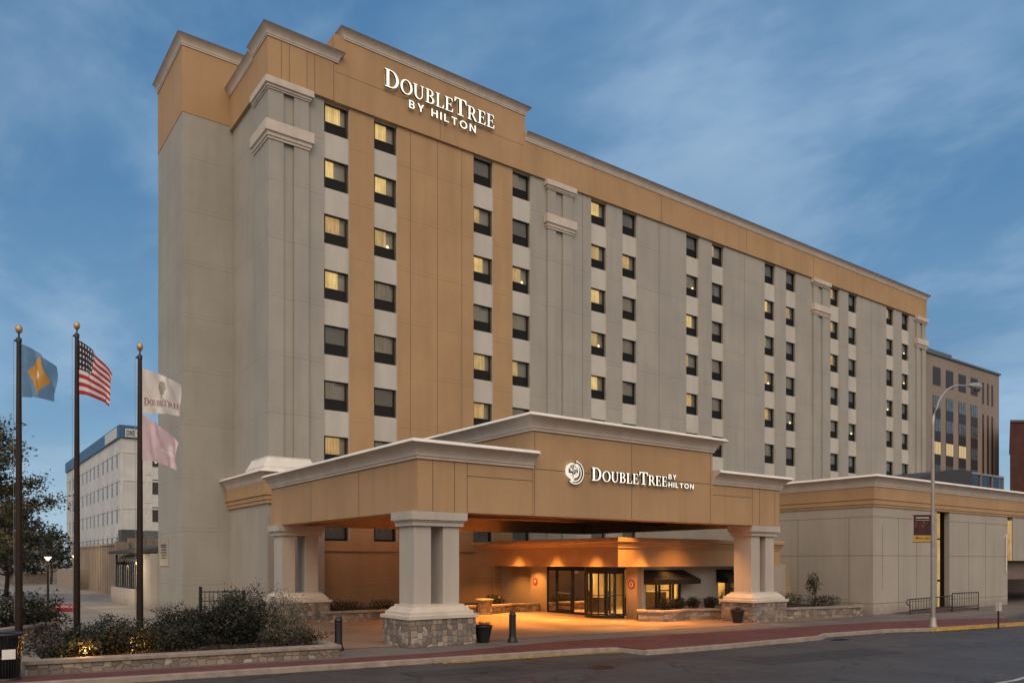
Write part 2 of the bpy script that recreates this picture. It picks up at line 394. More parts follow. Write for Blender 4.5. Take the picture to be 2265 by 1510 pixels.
def cove(z0, h, p, wall=0.0):
    """classical cove cornice: bead, concave cove, fascia lip, weathered top"""
    pr = [(wall-.02, z0), (.07*p/.5, z0), (.07*p/.5, z0+.09*h/.57), (.11*p/.5, z0+.09*h/.57)]
    r0 = .11*p/.5; r1 = .42*p/.5; zc0 = z0+.09*h/.57; zc1 = z0+.43*h/.57
    for i in range(1, 9):
        a = i/8*math.pi/2
        pr.append((r1-(r1-r0)*math.cos(a), zc0+(zc1-zc0)*math.sin(a)*.0 + (zc1-zc0)*(1-math.cos(a))*.35 + (zc1-zc0)*math.sin(a)*.65))
    pr += [(r1+.005, zc1+.01), (p, zc1+.02), (p, zc1+.04), (p*.80, z0+h), (-.25, z0+h+.02)]
    return pr
NC = 14    # faces count in the cove profile before the cap
def cornice(path, z0, h, p, name, parent, flash=False):
    mb = MB(); pr = cove(z0, h, p); k = len(pr)-1
    mis = [0]*k
    for j in range(k-3 if flash else k-2, k): mis[j] = 1
    mb.sweep(path, pr, mis=mis)
    return mb.build(name, ['cornice', 'flash' if flash else 'cap_white'], parent)  # without flashing, the slope's sky light is put into a paler colour

# ------------------------------------------------------------------ GROUND
KP = [(-60, 30.5), (-20, 24.2), (1.2, 20.6), (9.2, 19.3), (16.2, 18.3), (17.35, 17.9), (17.5, 16.8), (21, 16.5), (26, 16.35), (27.0, 16.75), (31, 16.3), (32.6, 15.6), (38, 14.75), (39.5, 14.6)]
g = MB(); g.add([(-900, -300, -.30), (1500, -300, -.30), (1500, 1500, -.30), (-900, 1500, -.30)], [(0, 1, 2, 3)]); struct('ground', g, M['walk'])
g = MB(); g.add([(-200, -60, -.14), (220, -60, -.14), (220, 26, -.14), (60, 26.5, -.14), (39, 21, -.14), (-200, 60, -.14)], [(0, 1, 2, 3, 4, 5)]); struct('road', g, M['asphalt'])
g = MB()
g.prism([(x, y+.16) for x, y in KP] + [(41.0, 16.5), (54.2, 18.6), (54.2, 21.2), (220, 21.2), (220, 300), (-200, 300), (-60, 60)], -.28, 0)
struct('pavement', g, M['walk'])
g = MB()
g.sweep(KP, [(-.16, -.25), (-.16, .004), (-.02, .004), (.0, -.016), (.02, -.14), (.02, -.3)][::-1])
struct('kerb', g, M['concrete'])
g = MB(); g.sweep([(11.5, 18.97), (16.2, 18.3), (17.35, 17.9)], [(.024, -.133), (.28, -.133)][::-1], cap=False)
g.sweep([(32.6, 15.6), (38, 14.75), (39.5, 14.6)], [(-.165, .009), (-.01, .009), (.03, -.13)][::-1], cap=False)
struct('kerb_marking', g, M['yellow'])
# red brick strip along the kerb
inner = [(38.5, 17.6), (33, 18.7), (27, 19.4), (22, 20.0), (17, 20.5), (14.5, 20.25), (12, 20.1), (9.2, 20.45), (1.2, 21.7), (-20, 25.6)]
g = MB(); o_ = [(x, y+.17) for x, y in KP[1:]]
g.add([(x, y, .004) for x, y in o_+[(41.0, 16.5)]+inner], [list(range(len(o_)+1+len(inner)))]); struct('brick_paving', g, M['paver'])
g = MB(); g.add([(x, y, .008) for x, y in ((9.9, 22.6), (31.8, 20.9), (38.3, 21.1), (38.4, 37.6), (13.1, 37.6), (11.8, 30.5), (10.4, 27.0))], [(0, 1, 2, 3, 4, 5, 6)]); struct('driveway', g, M['drive'])
g = MB(); g.add([(x, y, .006) for x, y in ((-80, 29), (0, 29), (9.6, 35.0), (10.5, 43.0), (10.5, 49.0), (12.6, 60), (12.6, 150), (-80, 150))], [list(range(8))]); struct('plaza', g, M['plaza'])
g = MB()
g.add([(x, y, -.134) for x, y in ((-10, 9.9), (20.9, 7.95), (26.3, 8.45), (60, 5.2), (60, 5.32), (26.3, 8.57), (20.9, 8.07), (-10, 10.02))], [(0, 1, 6, 7), (1, 2, 5, 6), (2, 3, 4, 5)])
struct('lane_marking', g, M['mark'])
g = MB(); g.add([(x, y, -.135) for x, y in ((18.5, 13.2), (24.5, 12.6), (24.7, 14.0), (18.7, 14.5))], [(0, 1, 2, 3)]); g.add([(x, y, -.135) for x, y in ((9.5, 16.9), (12.4, 16.5), (12.5, 17.5), (9.6, 17.9))], [(0, 1, 2, 3)])
struct('asphalt_patch', g, mat_ground('asphalt_patch', (.026, .025, .026), (.040, .038, .038), 1.2, .6))
dr = thing('drain_grate', (26.5, 16.0, -.14), 'black iron drain grate in the gutter near the right canopy column', 'drain')
g = MB(); g.box(26.15, 26.85, 15.75, 16.1, -.14, -.128)
for k in range(8): g.box(26.18+k*.083, 26.215+k*.083, 15.78, 16.07, -.128, -.118)
g.build('grate', 'black', dr)
mc = thing('manhole_cover', (14.5, 15.6, -.14), 'round iron utility cover set in the asphalt', 'manhole cover')
g = MB(); g.lathe(14.5, 15.6, [(.36, -.136), (.34, -.128), (.29, -.128), (.285, -.132), (0, -.131)], 28); g.build('cover', 'bronze', mc)
# leaf litter in the gutter (nobody could count it)
random.seed(5); g = MB()
for i in range(900):
    t = random.random(); k = random.choice([2, 3, 3, 4, 9, 9, 11, 11, 10])
    a, b = KP[k], KP[k+1]; off = abs(random.gauss(0, .22))+.03
    x = a[0]+(b[0]-a[0])*t; y = a[1]+(b[1]-a[1])*t-off; s = random.uniform(.012, .04); an = random.random()*6
    c, n = math.cos(an)*s, math.sin(an)*s
    g.add([(x-c, y-n, -.130), (x+n*.6, y-c*.6, -.122), (x+c, y+n, -.128), (x-n*.6, y+c*.6, -.118)], [(0, 1, 2, 3)])
lf = g.build('leaf_litter', mat_leaf('dry_leaves', [(.10, .045, .02), (.16, .08, .03), (.06, .035, .02)])); tag(lf, 'small dry brown leaves scattered along the gutter', 'leaves', kind='stuff')

# ------------------------------------------------------------------ HOTEL TOWER
YF = 37.6; X0, X1 = 13.19, 77.3; ZB = 26.0; XW0, YW, YW1 = 10.6, 43.45, 48.9
T = thing('hotel_tower', (X0, YF, 0), 'nine storey hotel tower of grey stucco under an ochre top band', 'hotel')
COLS = [16.06+9.04*k+o for k in range(7) for o in (0, 2.77)]
strips = [(x-.10, x+1.30) for x in COLS]
grey = MB(); org = MB()
edges = [15.16] + [e for s in strips for e in s] + [X1]
for i in range(0, len(edges), 2):
    a, b = edges[i], edges[i+1]
    tgt = org if 17.2 < (a+b)/2 < 27.8 else grey
    pw = MB(); zlo = 6.2 if b < 25.2 else 0
    pw.box(a, b, YF, YF+.45, zlo, ZB); o = pw.build('wall_panel', 'orangej' if tgt is org else 'grey', T)
    if b < 25.2: pw = MB(); pw.box(a, b, YF, YF+.45, 0, 6.2); pw.build('lower_wall', 'orangej', T)
grey.box(X0, 15.16, YF, YF+.45, 0, ZB)
grey.box(X0, X0+.45, YF+.45, YW, 0, ZB)
ew = MB(); ew.box(X1-.45, X1, YF+.45, YF+16, 0, ZB); ew.build('end_wall', 'grey', T)
grey.box(XW0, X0+.45, YW, YW1, 0, 26.25)
for x0, x1 in strips:
    spn = MB(); spn.box(x0, x1, YF+.441, YF+.47, 3.75, ZB-.1)
    for r in range(8):
        zt = 25.93-2.81*r; zb = zt-1.5
        nxt = 25.93-2.81*(r+1) if r < 7 else 5.26
        if r == 7: pass
        spn.box(x0, x1, YF+.12, YF+.44, nxt, zb)
    spn.box(x0, x1, YF+.12, YF+.44, 25.93, ZB)
    spn.box(x1-.03, x1-.004, YF+.03, YF+.119, 3.75, ZB-.01)
    spn.build('spandrel_strip', 'spandrel', T)
    lw = MB(); lw.box(x0, x1, YF+.12 if x0 > 20 else YF+.005, YF+.44, 0, 3.75); lw.build('lower_wall', 'orangej' if x0 < 27 else 'spandrel', T)
grey.build('wall', 'grey', T)
# pilasters with a sunk channel, double caps
def pilaster(xa, xb, wrap=False):
    mb = MB(); w = xb-xa; ca, cb_ = xa+w*.32, xa+w*.60
    mb.box(xa, ca, YF-.16, YF+.01, 0, ZB); mb.box(cb_, xb, YF-.16, YF+.01, 0, ZB); mb.box(ca, cb_, YF-.03, YF+.01, 0, ZB)
    if wrap: mb.box(xa-.14, xa-.001, YF-.155, 39.6, 0, ZB-.005)
    mb.build('pilaster', 'greyplain' if False else 'grey', T)
    for zt, zb in ((25.985, 25.45), (23.9, 23.05)):
        cp = MB()
        h = zt-zb
        pr = [(0, zb), (.05, zb), (.05, zb+h*.14), (.11, zb+h*.15), (.11, zb+h*.33), (.20, zb+h*.38), (.20, zt-.02), (.16, zt), (0, zt)]
        if wrap: cp.sweep([(xa-.14, 39.6), (xa-.14, YF-.16), (xb, YF-.16), (xb, YF-.01)], pr)
        else: cp.sweep([(xa, YF-.01), (xa, YF-.16), (xb, YF-.16), (xb, YF-.01)], pr)
        cp.build('pilaster_cap', 'cornice', T)
pilaster(X0+.02, 15.1, True); pilaster(30.35, 32.35); pilaster(58.5, 60.6); pilaster(75.45, 77.2)
# vertical control joints
j = MB()
for x in (22.6, 40.3, 49.6, 67.6, 33.3, 20.9, 24.2): j.box(x-.012, x+.012, YF-.004, YF+.05, 6, ZB)
for x in (22.7, 40.4, 49.7, 58.5): j.box(x-.013, x+.013, YF-.134, YF-.1, 26.0, 27.85)
for x in (13.7, 14.1, 15.0, 15.4, 16.40): j.box(x-.012, x+.012, YF-.164, YF-.1, 26.0, 27.95)
j.box(16.5, 28.5, YF-.134, YF-.1, 27.50, 27.52)
for z in (3.2,): j.box(15.2, 25.1, YF-.03, YF+.01, z-.03, z+.03)
j.build('panel_joints', 'joint', T)
# ochre band
b = MB()
b.box(28.6, X1+.13, YF-.13, YF+1, ZB, 27.95)
b.box(16.45, 28.6, YF-.13, YF+6, ZB, 29.42)
b.box(13.03, 16.45, YF-.16, 43.44, ZB, 28.05)
b.box(13.15, 28.6, 43.46, 43.9, ZB, 27.9)
b.box(X1-.4, X1+.13, YF+1, YF+16, ZB, 27.95)
b.box(XW0-.02, X0+.47, YW-.02, YW1+.02, 26.25, 29.8)
b.build('fascia_band', 'orange', T)
cornice([(28.6, YF-.13), (X1+.13, YF-.13), (X1+.13, YF+16)], 27.85, .52, .30, 'cornice', T, True)
cornice([(16.98, YF+6), (16.98, YF-.13), (28.6, YF-.13), (28.6, YF+6)], 29.32, .53, .30, 'cornice', T, True)
cornice([(13.03, 43.44), (13.03, 39.55)], 27.80, .50, .28, 'cornice', T, True)
cornice([(13.03, 39.6), (13.03, YF-.16), (16.6, YF-.16), (16.6, YF+.2)], 27.96, .53, .33, 'cornice', T, True)
cornice([(XW0-.02, YW1), (XW0-.02, YW-.02), (X0+2, YW-.02)], 29.70, .55, .31, 'cornice', T, True)
rf = MB(); rf.box(13.5, X1-.3, YF+.5, YF+16, 26.2, 27.7); rf.box(XW0+.1, X0+.3, YW+.1, YW1-.1, 29.5, 29.9); rf.box(17, 28.3, YF, YF+5.9, 29.0, 29.4); rf.build('roof', 'roof', T)
bk = MB(); bk.box(13.4, X1-.3, YF+.9, YF+1.1, 0, 26); bk.build('inner_wall', 'dark_int', T)
# base block with its own cornice and bands
bs = MB()
bs.prism([(X0-.18, YW), (X0-.18, YF-.22), (15.9, YF-.22), (15.9, YF), (X0, YF), (X0, YW)], 0, 5.5)
bs.build('base_wall', 'greyplain', T)
bo = MB()
for z0, z1, o in ((5.5, 5.68, .10), (5.68, 5.90, .14), (5.90, 6.55, .20)):
    bo.sweep([(X0-.18, YW), (X0-.18, YF-.22), (15.9, YF-.22)], [(0, z0), (o, z0), (o, z1-.03), (o-.03, z1), (0, z1)])
bo.build('base_band', 'orange', T)
cornice([(X0-.30, YW), (X0-.30, YF-.40), (16.0, YF-.40)], 6.5, .58, .42, 'cornice', T)
pb = MB()
pr = [(0, 7.05), (.34, 7.05), (.34, 7.28), (.27, 7.36), (.07, 7.68), (.07, 7.76), (0, 7.76)]
pb.sweep([(X0-.12, 39.8), (X0-.12, YF-.16), (15.1, YF-.16), (15.1, YF)], pr)
pb.build('pilaster_base', 'cap_white', T)
lv = MB(); lv.box(XW0-.05, XW0, 46.3, 48.3, 2.45, 3.95)
lv.build('notice_panel', simple('notice_panel_beige', (.36, .33, .27), .6), T)
lv = MB()
for k, z in enumerate((3.62, 3.50, 3.35, 3.20, 3.05, 2.90)): lv.box(XW0-.06, XW0-.05, 46.7+.06*(k % 2), 48.0-.1*(k % 3), z-.035, z+.035)
lv.build('notice_lines', 'black', T)

# windows
def window_proto(x, zt, state, ww=1.2, hh=1.5, gr=.54, parent=T, var=0):
    y = YF+.20; zb = zt-hh
    f = MB()
    f.box(x, x+.05, y, y+.12, zb, zt); f.box(x+ww-.05, x+ww, y, y+.12, zb, zt)
    f.box(x+.05, x+ww-.05, y, y+.12, zt-.05, zt); f.box(x+.05, x+ww-.05, y, y+.12, zb, zb+.03)
    f.box(x+.05, x+ww-.05, y, y+.12, zb+gr, zb+gr+.05)
    f.box(x+.05, x+ww-.05, y+.05, y+.10, zb+.03, zb+gr)
    for k in range(6):
        z = zb+.07+k*(gr-.08)/6; f.box(x+.05, x+ww-.05, y+.015, y+.049, z, z+.022)
    w = f.build('window', 'frame', parent)
    g = MB(); g.add([(x+.05, y+.06, zb+gr+.05), (x+ww-.05, y+.06, zb+gr+.05), (x+ww-.05, y+.06, zt-.05), (x+.05, y+.06, zt-.05)], [(0, 1, 2, 3)])
    p = g.build('pane', 'glass', w)
    c = MB(); cw = ww*{'0': 1.0, '1': .90, '2': .80, '3': .80, 'o': .74}[state]*(1, .86, .96, .62)[var]
    if var == 1 and state in '12o':
        lp = MB(); lx, lz = x+min(cw+.05, ww*.82), zb+gr+.12
        lp.lathe(lx, y+.17, [(.07, lz), (.045, lz+.13), (0, lz+.13)], 10); lp.build('table_lamp', 'room_lamp', w)
    n = 26; vs = []
    for k in range(n+1):
        xx = x+.02+(cw-.04)*k/n; yy = y+.20+.018*math.sin(k*1.5)
        vs += [(xx, yy, zb+gr-.05), (xx, yy, zt+.02)]
    c.add(vs, [(2*k, 2*k+2, 2*k+3, 2*k+1) for k in range(n)], 0, True)
    c.build('curtain', {'0': 'cur0', '1': 'cur1', '2': 'cur2', '3': 'cur3', 'o': 'curo'}[state] if not (state in '23' and var == 2) else 'cur3b', w)
    return w
ST = ['3333012', '332110', '02312200'[:6], '102121', '323232', '02111 '.strip()+'1', '013232', '201110', '032231', '021110', '333231', '011010', '3110'+'11', '011010']
ST[12] = '210o11'
NAMES = {}
protos = {}
for ci, x in enumerate(COLS):
    rows = 7 if ci < 2 else 6
    for r in range(rows):
        s = ST[ci][r] if r < len(ST[ci]) else '1'
        zt = 25.93-2.81*r
        vr = (ci*5+r*3+(ci*r) % 3) % 4; key = (s, vr)
        if key not in protos:
            protos[key] = (window_proto(x, zt, s, var=vr), x, zt)
        else:
            o, px, pz = protos[key]; c = copy_tree(o, T); c.location = (x-px, 0, zt-pz)
for ci, x in enumerate(COLS[:7]):
    window_proto(x, 5.26, '3' if ci == 6 else '0', 1.2 if ci < 6 else 1.3, 1.51, .06)
# a small banner lamp on the wall between the porch columns
bn = thing('wall_banner', (20.55, YF-.3, 2.0), 'narrow white cloth banner on a dark bracket, seen between the paired porch columns', 'banner')
q = MB(); q.box(20.35, 20.75, YF-.32, YF-.30, 1.95, 3.15); q.build('cloth', 'cap_white', bn)
q = MB(); q.tube([(20.55, YF, 3.2), (20.55, YF-.4, 3.25)], .03); q.box(20.33, 20.77, YF-.33, YF-.29, 3.16, 3.32); q.build('bracket', 'black', bn)

# ------------------------------------------------------------------ ENTRANCE CANOPY (porte cochere)
PX0, PX1, PY0, PY1 = 12.35, 31.25, 21.75, 35.0
GX0, GX1 = 16.94, 26.53
P = thing('entrance_canopy', ((PX0+PX1)/2, PY0, 0), 'drive-through entrance canopy with ochre fascia and raised middle on paired columns', 'canopy')
f = MB()
f.box(PX0, PX1, PY0, PY0+.8, 4.3, 5.98); f.box(PX0, PX0+.8, PY0+.8, PY1, 4.3, 5.98); f.box(PX1-.8, PX1, PY0+.8, PY1, 4.3, 5.98)
f.box(PX0+.8, PX1-.8, PY1-.8, PY1, 4.3, 5.98)
f.box(GX0, GX1, PY0-.03, 34.5, 5.98, 7.3); f.box(GX0, GX1, PY0-.03, PY0, 4.3, 5.98)
f.build('fascia', 'orange', P)
cornice([(PX0, PY1), (PX0, PY0), (GX0+.0, PY0)], 5.95, .57, .48, 'cornice', P)
cornice([(GX1-.0, PY0), (PX1, PY0), (PX1, PY1)], 5.95, .57, .48, 'cornice', P)
cornice([(GX0, 34.5), (GX0, PY0-.03), (GX1, PY0-.03), (GX1, 34.5)], 7.27, .57, .48, 'cornice', P)
r_ = MB(); r_.box(PX0+.2, GX0-.05, PY0+.2, PY1-.1, 6.1, 6.5); r_.box(GX1+.05, PX1-.2, PY0+.2, PY1-.1, 6.1, 6.5); r_.box(GX0+.1, GX1-.1, PY0+.1, 34.4, 7.3, 7.8); r_.build('roof', 'roof', P)
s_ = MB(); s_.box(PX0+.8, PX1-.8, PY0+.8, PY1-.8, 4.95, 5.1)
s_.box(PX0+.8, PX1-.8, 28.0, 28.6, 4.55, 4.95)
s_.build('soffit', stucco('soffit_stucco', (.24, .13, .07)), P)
jj = MB()
for x in (12.9, 13.72, 14.21, 29.26, 29.77, 30.9): jj.box(x-.011, x+.011, PY0-.004, PY0, 4.3, 5.95)
for x in (17.0, 21.76, 26.39): jj.box(x-.011, x+.011, PY0-.035, PY0-.03, 4.3, 7.27)
jj.box(14.21, 17.0, PY0-.004, PY0, 5.50, 5.525); jj.box(26.6, 29.26, PY0-.004, PY0, 5.5, 5.525); jj.box(17.0, 26.39, PY0-.035, PY0-.03, 5.93, 5.955)
for y in (26.0, 30.4): jj.box(PX0-.004, PX0, y-.011, y+.011, 4.3, 5.95)
jj.build('panel_joints', 'joint', P)
def pier(xa, xb, ya, yb, along='x'):
    """paired square shafts on a moulded base over a stone plinth"""
    c = bpy.data.objects.new('column', None)
    pl = MB(); pl.box(xa-.30, xb+.30, ya-.30, yb+.30, 0, .88); p0 = pl.build('column', 'stone', P, .02)
    sh = MB(); ins = .1
    if along == 'x': sh.box(xa+ins, xa+ins+.62, ya+ins, yb-ins, 1.25, 3.86); sh.box(xb-ins-.62, xb-ins, ya+ins, yb-ins, 1.25, 3.86)
    else: sh.box(xa+ins, xb-ins, ya+ins, ya+ins+.68, 1.25, 3.86); sh.box(xa+ins, xb-ins, yb-ins-.68, yb-ins, 1.25, 3.86)
    sh.build('shaft', 'cream', p0, .015)
    ring = [(xa, yb), (xa, ya), (xb, ya), (xb, yb)]
    ba = MB()
    pr = [(-.3, .88), (.36, .88), (.36, .985), (.24, 1.0), (.24, 1.09), (.16, 1.13), (.10, 1.22), (.02, 1.25), (.02, 1.31), (-.14, 1.32), (-.6, 1.32)]
    ba.sweep(ring, pr, closed=True, cap=False)
    ba.box(xa+.15, xb-.15, ya+.15, yb-.15, 1.25, 1.315)
    ba.build('base_moulding', 'cornice', p0)
    cp = MB(); pr = [(-.2, 3.84), (.0, 3.84), (.0, 3.95), (.04, 3.98), (.04, 4.02), (.10, 4.03), (.10, 4.295), (-.3, 4.295)]
    cp.sweep(ring, pr, closed=True, cap=False); cp.box(xa+.05, xb-.05, ya+.05, yb-.05, 3.85, 4.29)
    cp.build('capital', 'cream', p0)
    return p0
pier(12.24, 14.13, 21.85, 23.05)
pier(29.36, 31.22, 21.85, 23.0)
pier(12.3, 14.2, 33.75, 34.95)
# recessed downlights: the warm pools under the canopy
WARM = (1.0, .40, .085)
dl = [(22.3, 32.4, 190), (22.2, 29.4, 230), (22.2, 26.6, 230), (24.6, 24.0, 160), (17.6, 31.4, 40), (20.2, 32.6, 90), (16.2, 26.4, 22), (27.9, 23.6, 90), (19.3, 28.9, 110)]
for i, (x, y, e) in enumerate(dl):
    d = MB(); d.lathe(x, y, [(.0, 4.935), (.09, 4.935), (.09, 4.93), (.12, 4.93), (.12, 4.95)], 16)
    o = d.build('downlight', 'down_lit', P)
    light('downlight_lamp', 'SPOT', (x, y, 4.9), e*9, WARM, o, spot_size=R(98), spot_blend=.8, shadow_soft_size=.07, aim=(0, 0, -1))

# narrow ceiling spots that graze the lobby fascia
for x, y, e in ((23.60, 32.45, 130), (23.60, 29.4, 130), (23.60, 26.6, 130), (25.8, 24.40, 120), (21.6, 33.7, 45), (18.9, 33.7, 25)):
    d = MB(); d.lathe(x, y, [(.0, 4.935), (.06, 4.935), (.06, 4.93), (.08, 4.93), (.08, 4.95)], 16)
    o = d.build('downlight', 'down_lit', P)
    light('narrow_downlight_lamp', 'SPOT', (x, y, 4.9), e*19, (1, .42, .09), o, spot_size=R(46), spot_blend=.55, shadow_soft_size=.05, aim=(0, 0, -1))

# ------------------------------------------------------------------ LOBBY PAVILION
LX, LY = 26.5, 26.1; LR = 36.2
Lb = thing('lobby_pavilion', (LX, LY, 0), 'low lobby building with ochre flat canopy, glass doors and two black awnings', 'lobby building')
w = MB()
lsm = stucco('lobby_side_stucco', (.42, .30, .20))
for q_ in ((LX, LX+.3, 26.1, 26.82), (LX+.45, LX+.7, 34.15, YF), (LX-.05, LX+.3, 32.75, 34.15)):
    ow = MB(); ow.box(*q_, 0, 2.5); ow.build('side_wall', lsm, Lb)

wx = [(27.06, 29.55), (32.3, 34.6)]
ed = [LX+.3, 27.06, 29.55, 32.3, 34.6, LR-.3]
for a, b_ in ((LX+.3, 27.06), (29.55, 32.3), (34.6, 38.05)): w.box(a, b_, LY, LY+.3, 0, 2.5)
for a, b_ in wx: w.box(a, b_, LY, LY+.3, 2.2, 2.5); w.box(a, b_, LY, LY+.3, 0, .45)
w.box(LX, 38.05, LY+.3, YF, 2.5, 2.6)
w.build('wall', 'cream', Lb)
fa = MB(); fx, fy = 24.4, 25.2
fa.box(fx, fx+.3, fy, 36.4, 2.46, 3.30); fa.box(fx+.3, LR, fy, fy+.3, 2.46, 3.30); fa.box(LR-.3, LR, fy+.3, 26.1, 2.46, 3.3); fa.box(fx+.3, LX, 36.1, 36.4, 2.46, 3.3)
fa.box(fx-.03, fx, fy-.03, 36.43, 2.46, 2.53); fa.box(fx, LR+.03, fy-.03, fy, 2.46, 2.53)
fa.build('fascia', 'orange', Lb)
for x, y, e_ in ((25.6, 35.4, 22), (25.6, 33.4, 24), (25.6, 30.9, 16), (25.6, 28.1, 18), (25.5, 26.0, 12), (28.2, 25.62, 3)):
    u = MB(); u.lathe(x, y, [(0, 2.535), (.07, 2.535), (.09, 2.53), (.09, 2.55)], 12); o = u.build('soffit_light', 'down_lit', Lb)
    light('soffit_lamp', 'SPOT', (x, y, 2.50), e_*10, (1, .45, .11), o, spot_size=R(140), spot_blend=.7, shadow_soft_size=.05, aim=(0, 0, -1))
cc = MB(); pr = [(0, 3.30), (.05, 3.30), (.05, 3.38), (.09, 3.42), (.12, 3.52), (.20, 3.58), (.20, 3.72), (.16, 3.76), (-.3, 3.76)]
cc.sweep([(fx+.3, 36.4), (fx, 36.4), (fx, fy), (LR, fy), (LR, 26.1)], pr); cc.build('cornice', 'orange', Lb)
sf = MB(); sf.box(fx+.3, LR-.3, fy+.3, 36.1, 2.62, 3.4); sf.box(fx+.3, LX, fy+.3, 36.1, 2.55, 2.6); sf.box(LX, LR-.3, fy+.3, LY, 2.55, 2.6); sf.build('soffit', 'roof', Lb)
iw = MB()
iw.box(33.5, 33.7, 26.5, 37.4, 0, 2.5); iw.box(27.2, 33.5, 34.4, 34.6, 0, 2.5); iw.box(34.0, 34.2, 26.5, 30, 0, 2.5); iw.box(LX+.35, 38, 26.5, 37.5, .012, .02)
iw.box(29.2, 29.4, 31.5, 34.4, 0, 2.5); iw.box(34.2, 38, 29.8, 30, 0, 2.5)
iw.build('inner_wall', 'interior', Lb)
fu = MB(); fu.box(28.0, 28.5, 27.5, 28.6, 0.02, .9); fu.box(30.5, 31.2, 28.6, 30.4, .02, 1.1); fu.box(28.1, 28.6, 30.4, 31.2, .02, .8); fu.box(32.6, 33.2, 27.0, 28.2, .02, 1.0); fu.build('reception_desk', simple('dark_wood', (.06, .03, .018), .5), Lb)
for (x, y, e) in ((28.6, 28.6, 130), (31.5, 30.2, 130), (28.3, 32.8, 90), (32.5, 27.6, 60), (35.8, 28.0, 60)):
    pl = MB(); pl.box(x-.3, x+.3, y-.3, y+.3, 2.44, 2.47); o = pl.build('ceiling_panel', 'bulb', Lb)
    light('ceiling_panel_lamp', 'AREA', (x, y, 2.42), e, (1, .66, .26), o, size=.6, aim=(0, 0, -1))
# doors on the side facing the drive
def glazed(mb, gb, ya, yb, z0=.0, z1=2.3, x=LX, fr=.07, mid=None, bottom=.12):
    mb.box(x-.04, x+.05, ya, ya+fr, z0, z1); mb.box(x-.04, x+.05, yb-fr, yb, z0, z1)
    mb.box(x-.04, x+.05, ya+fr, yb-fr, z1-fr, z1); mb.box(x-.04, x+.05, ya+fr, yb-fr, z0, z0+bottom)
    if mid: mb.box(x-.04, x+.05, ya+fr, yb-fr, mid, mid+.05)
    gb.add([(x, ya+fr, z0+bottom), (x, yb-fr, z0+bottom), (x, yb-fr, z1-fr), (x, ya+fr, z1-fr)], [(0, 1, 2, 3)])
def door(name, segs, label=None, handle=None):
    mb = MB(); gb = MB()
    for sgm in segs: glazed(mb, gb, **sgm)
    d = mb.build(name, 'frame', Lb); gb.build('pane', 'glass', d)
    if handle:
        h = MB()
        for (ya, yb, z) in handle: h.box(LX-.10, LX-.07, ya, yb, z, z+.03); h.box(LX-.08, LX-.03, ya, ya+.03, z, z+.03); h.box(LX-.08, LX-.03, yb-.03, yb, z, z+.03)
        h.build('handle', 'steel', d)
    if label: d['label'] = label
    return d
door('door', [dict(ya=30.72, yb=31.92, mid=.42, bottom=.22)], 'dark framed swing door with a steel push bar', [(30.9, 31.75, 1.05)])
door('sidelight', [dict(ya=31.94, yb=32.73, mid=.55)])
door('sidelight', [dict(ya=29.46, yb=30.70, mid=None)])
hd = MB(); hd.box(LX-.05, LX+.2, 29.4, 32.74, 2.3, 2.46); hd.box(LX-.05, LX+.2, 26.82, 29.4, 2.32, 2.46); hd.box(LX-.06, LX+.2, 30.62, 30.78, 0, 2.46); hd.box(LX-.06, LX+.2, 29.38, 29.48, 0, 2.46); hd.build('door_header', 'frame', Lb)
rd = MB(); rg = MB(); rc = (LX+.15, 28.1); rr = 1.18
for k in range(9):
    a = R(100+k*20); x, y = rc[0]+rr*math.cos(a), rc[1]+rr*math.sin(a)
    rd.tube([(x, y, 0), (x, y, 2.3)], .035 if k % 2 else .055, 6)
ring = [(rc[0]+rr*math.cos(R(100+k*10)), rc[1]+rr*math.sin(R(100+k*10))) for k in range(17)]
rd.sweep(ring[::-1], [(-.05, 2.12), (.06, 2.12), (.06, 2.46), (-.05, 2.46), (-.05, 2.12)]); rd.sweep(ring[::-1], [(-.04, 0), (.05, 0), (.05, .14), (-.04, .14), (-.04, 0)])
for a in (35, 125, 215, 305):
    a = R(a); x, y = rc[0]+1.1*math.cos(a), rc[1]+1.1*math.sin(a)
    rd.tube([(x, y, 0), (x, y, 2.12)], .035, 6); rd.tube([(rc[0], rc[1], .12), (x, y, .12)], .05, 6); rd.tube([(rc[0], rc[1], 1.05), (x, y, 1.05)], .018, 6)
    rg.add([(rc[0], rc[1], .1), (x, y, .1), (x, y, 2.1), (rc[0], rc[1], 2.1)], [(0, 1, 2, 3)])
rd.tube([(rc[0], rc[1], 0), (rc[0], rc[1], 2.3)], .05, 8)
d = rd.build('revolving_door', 'frame', Lb); d['label'] = 'dark framed revolving glass door'
for k in range(16):
    (xa, ya), (xb, yb) = ring[k], ring[k+1]; rg.add([(xa, ya, .14), (xb, yb, .14), (xb, yb, 2.12), (xa, ya, 2.12)], [(0, 1, 2, 3)])
rg.build('pane', 'glass', d)
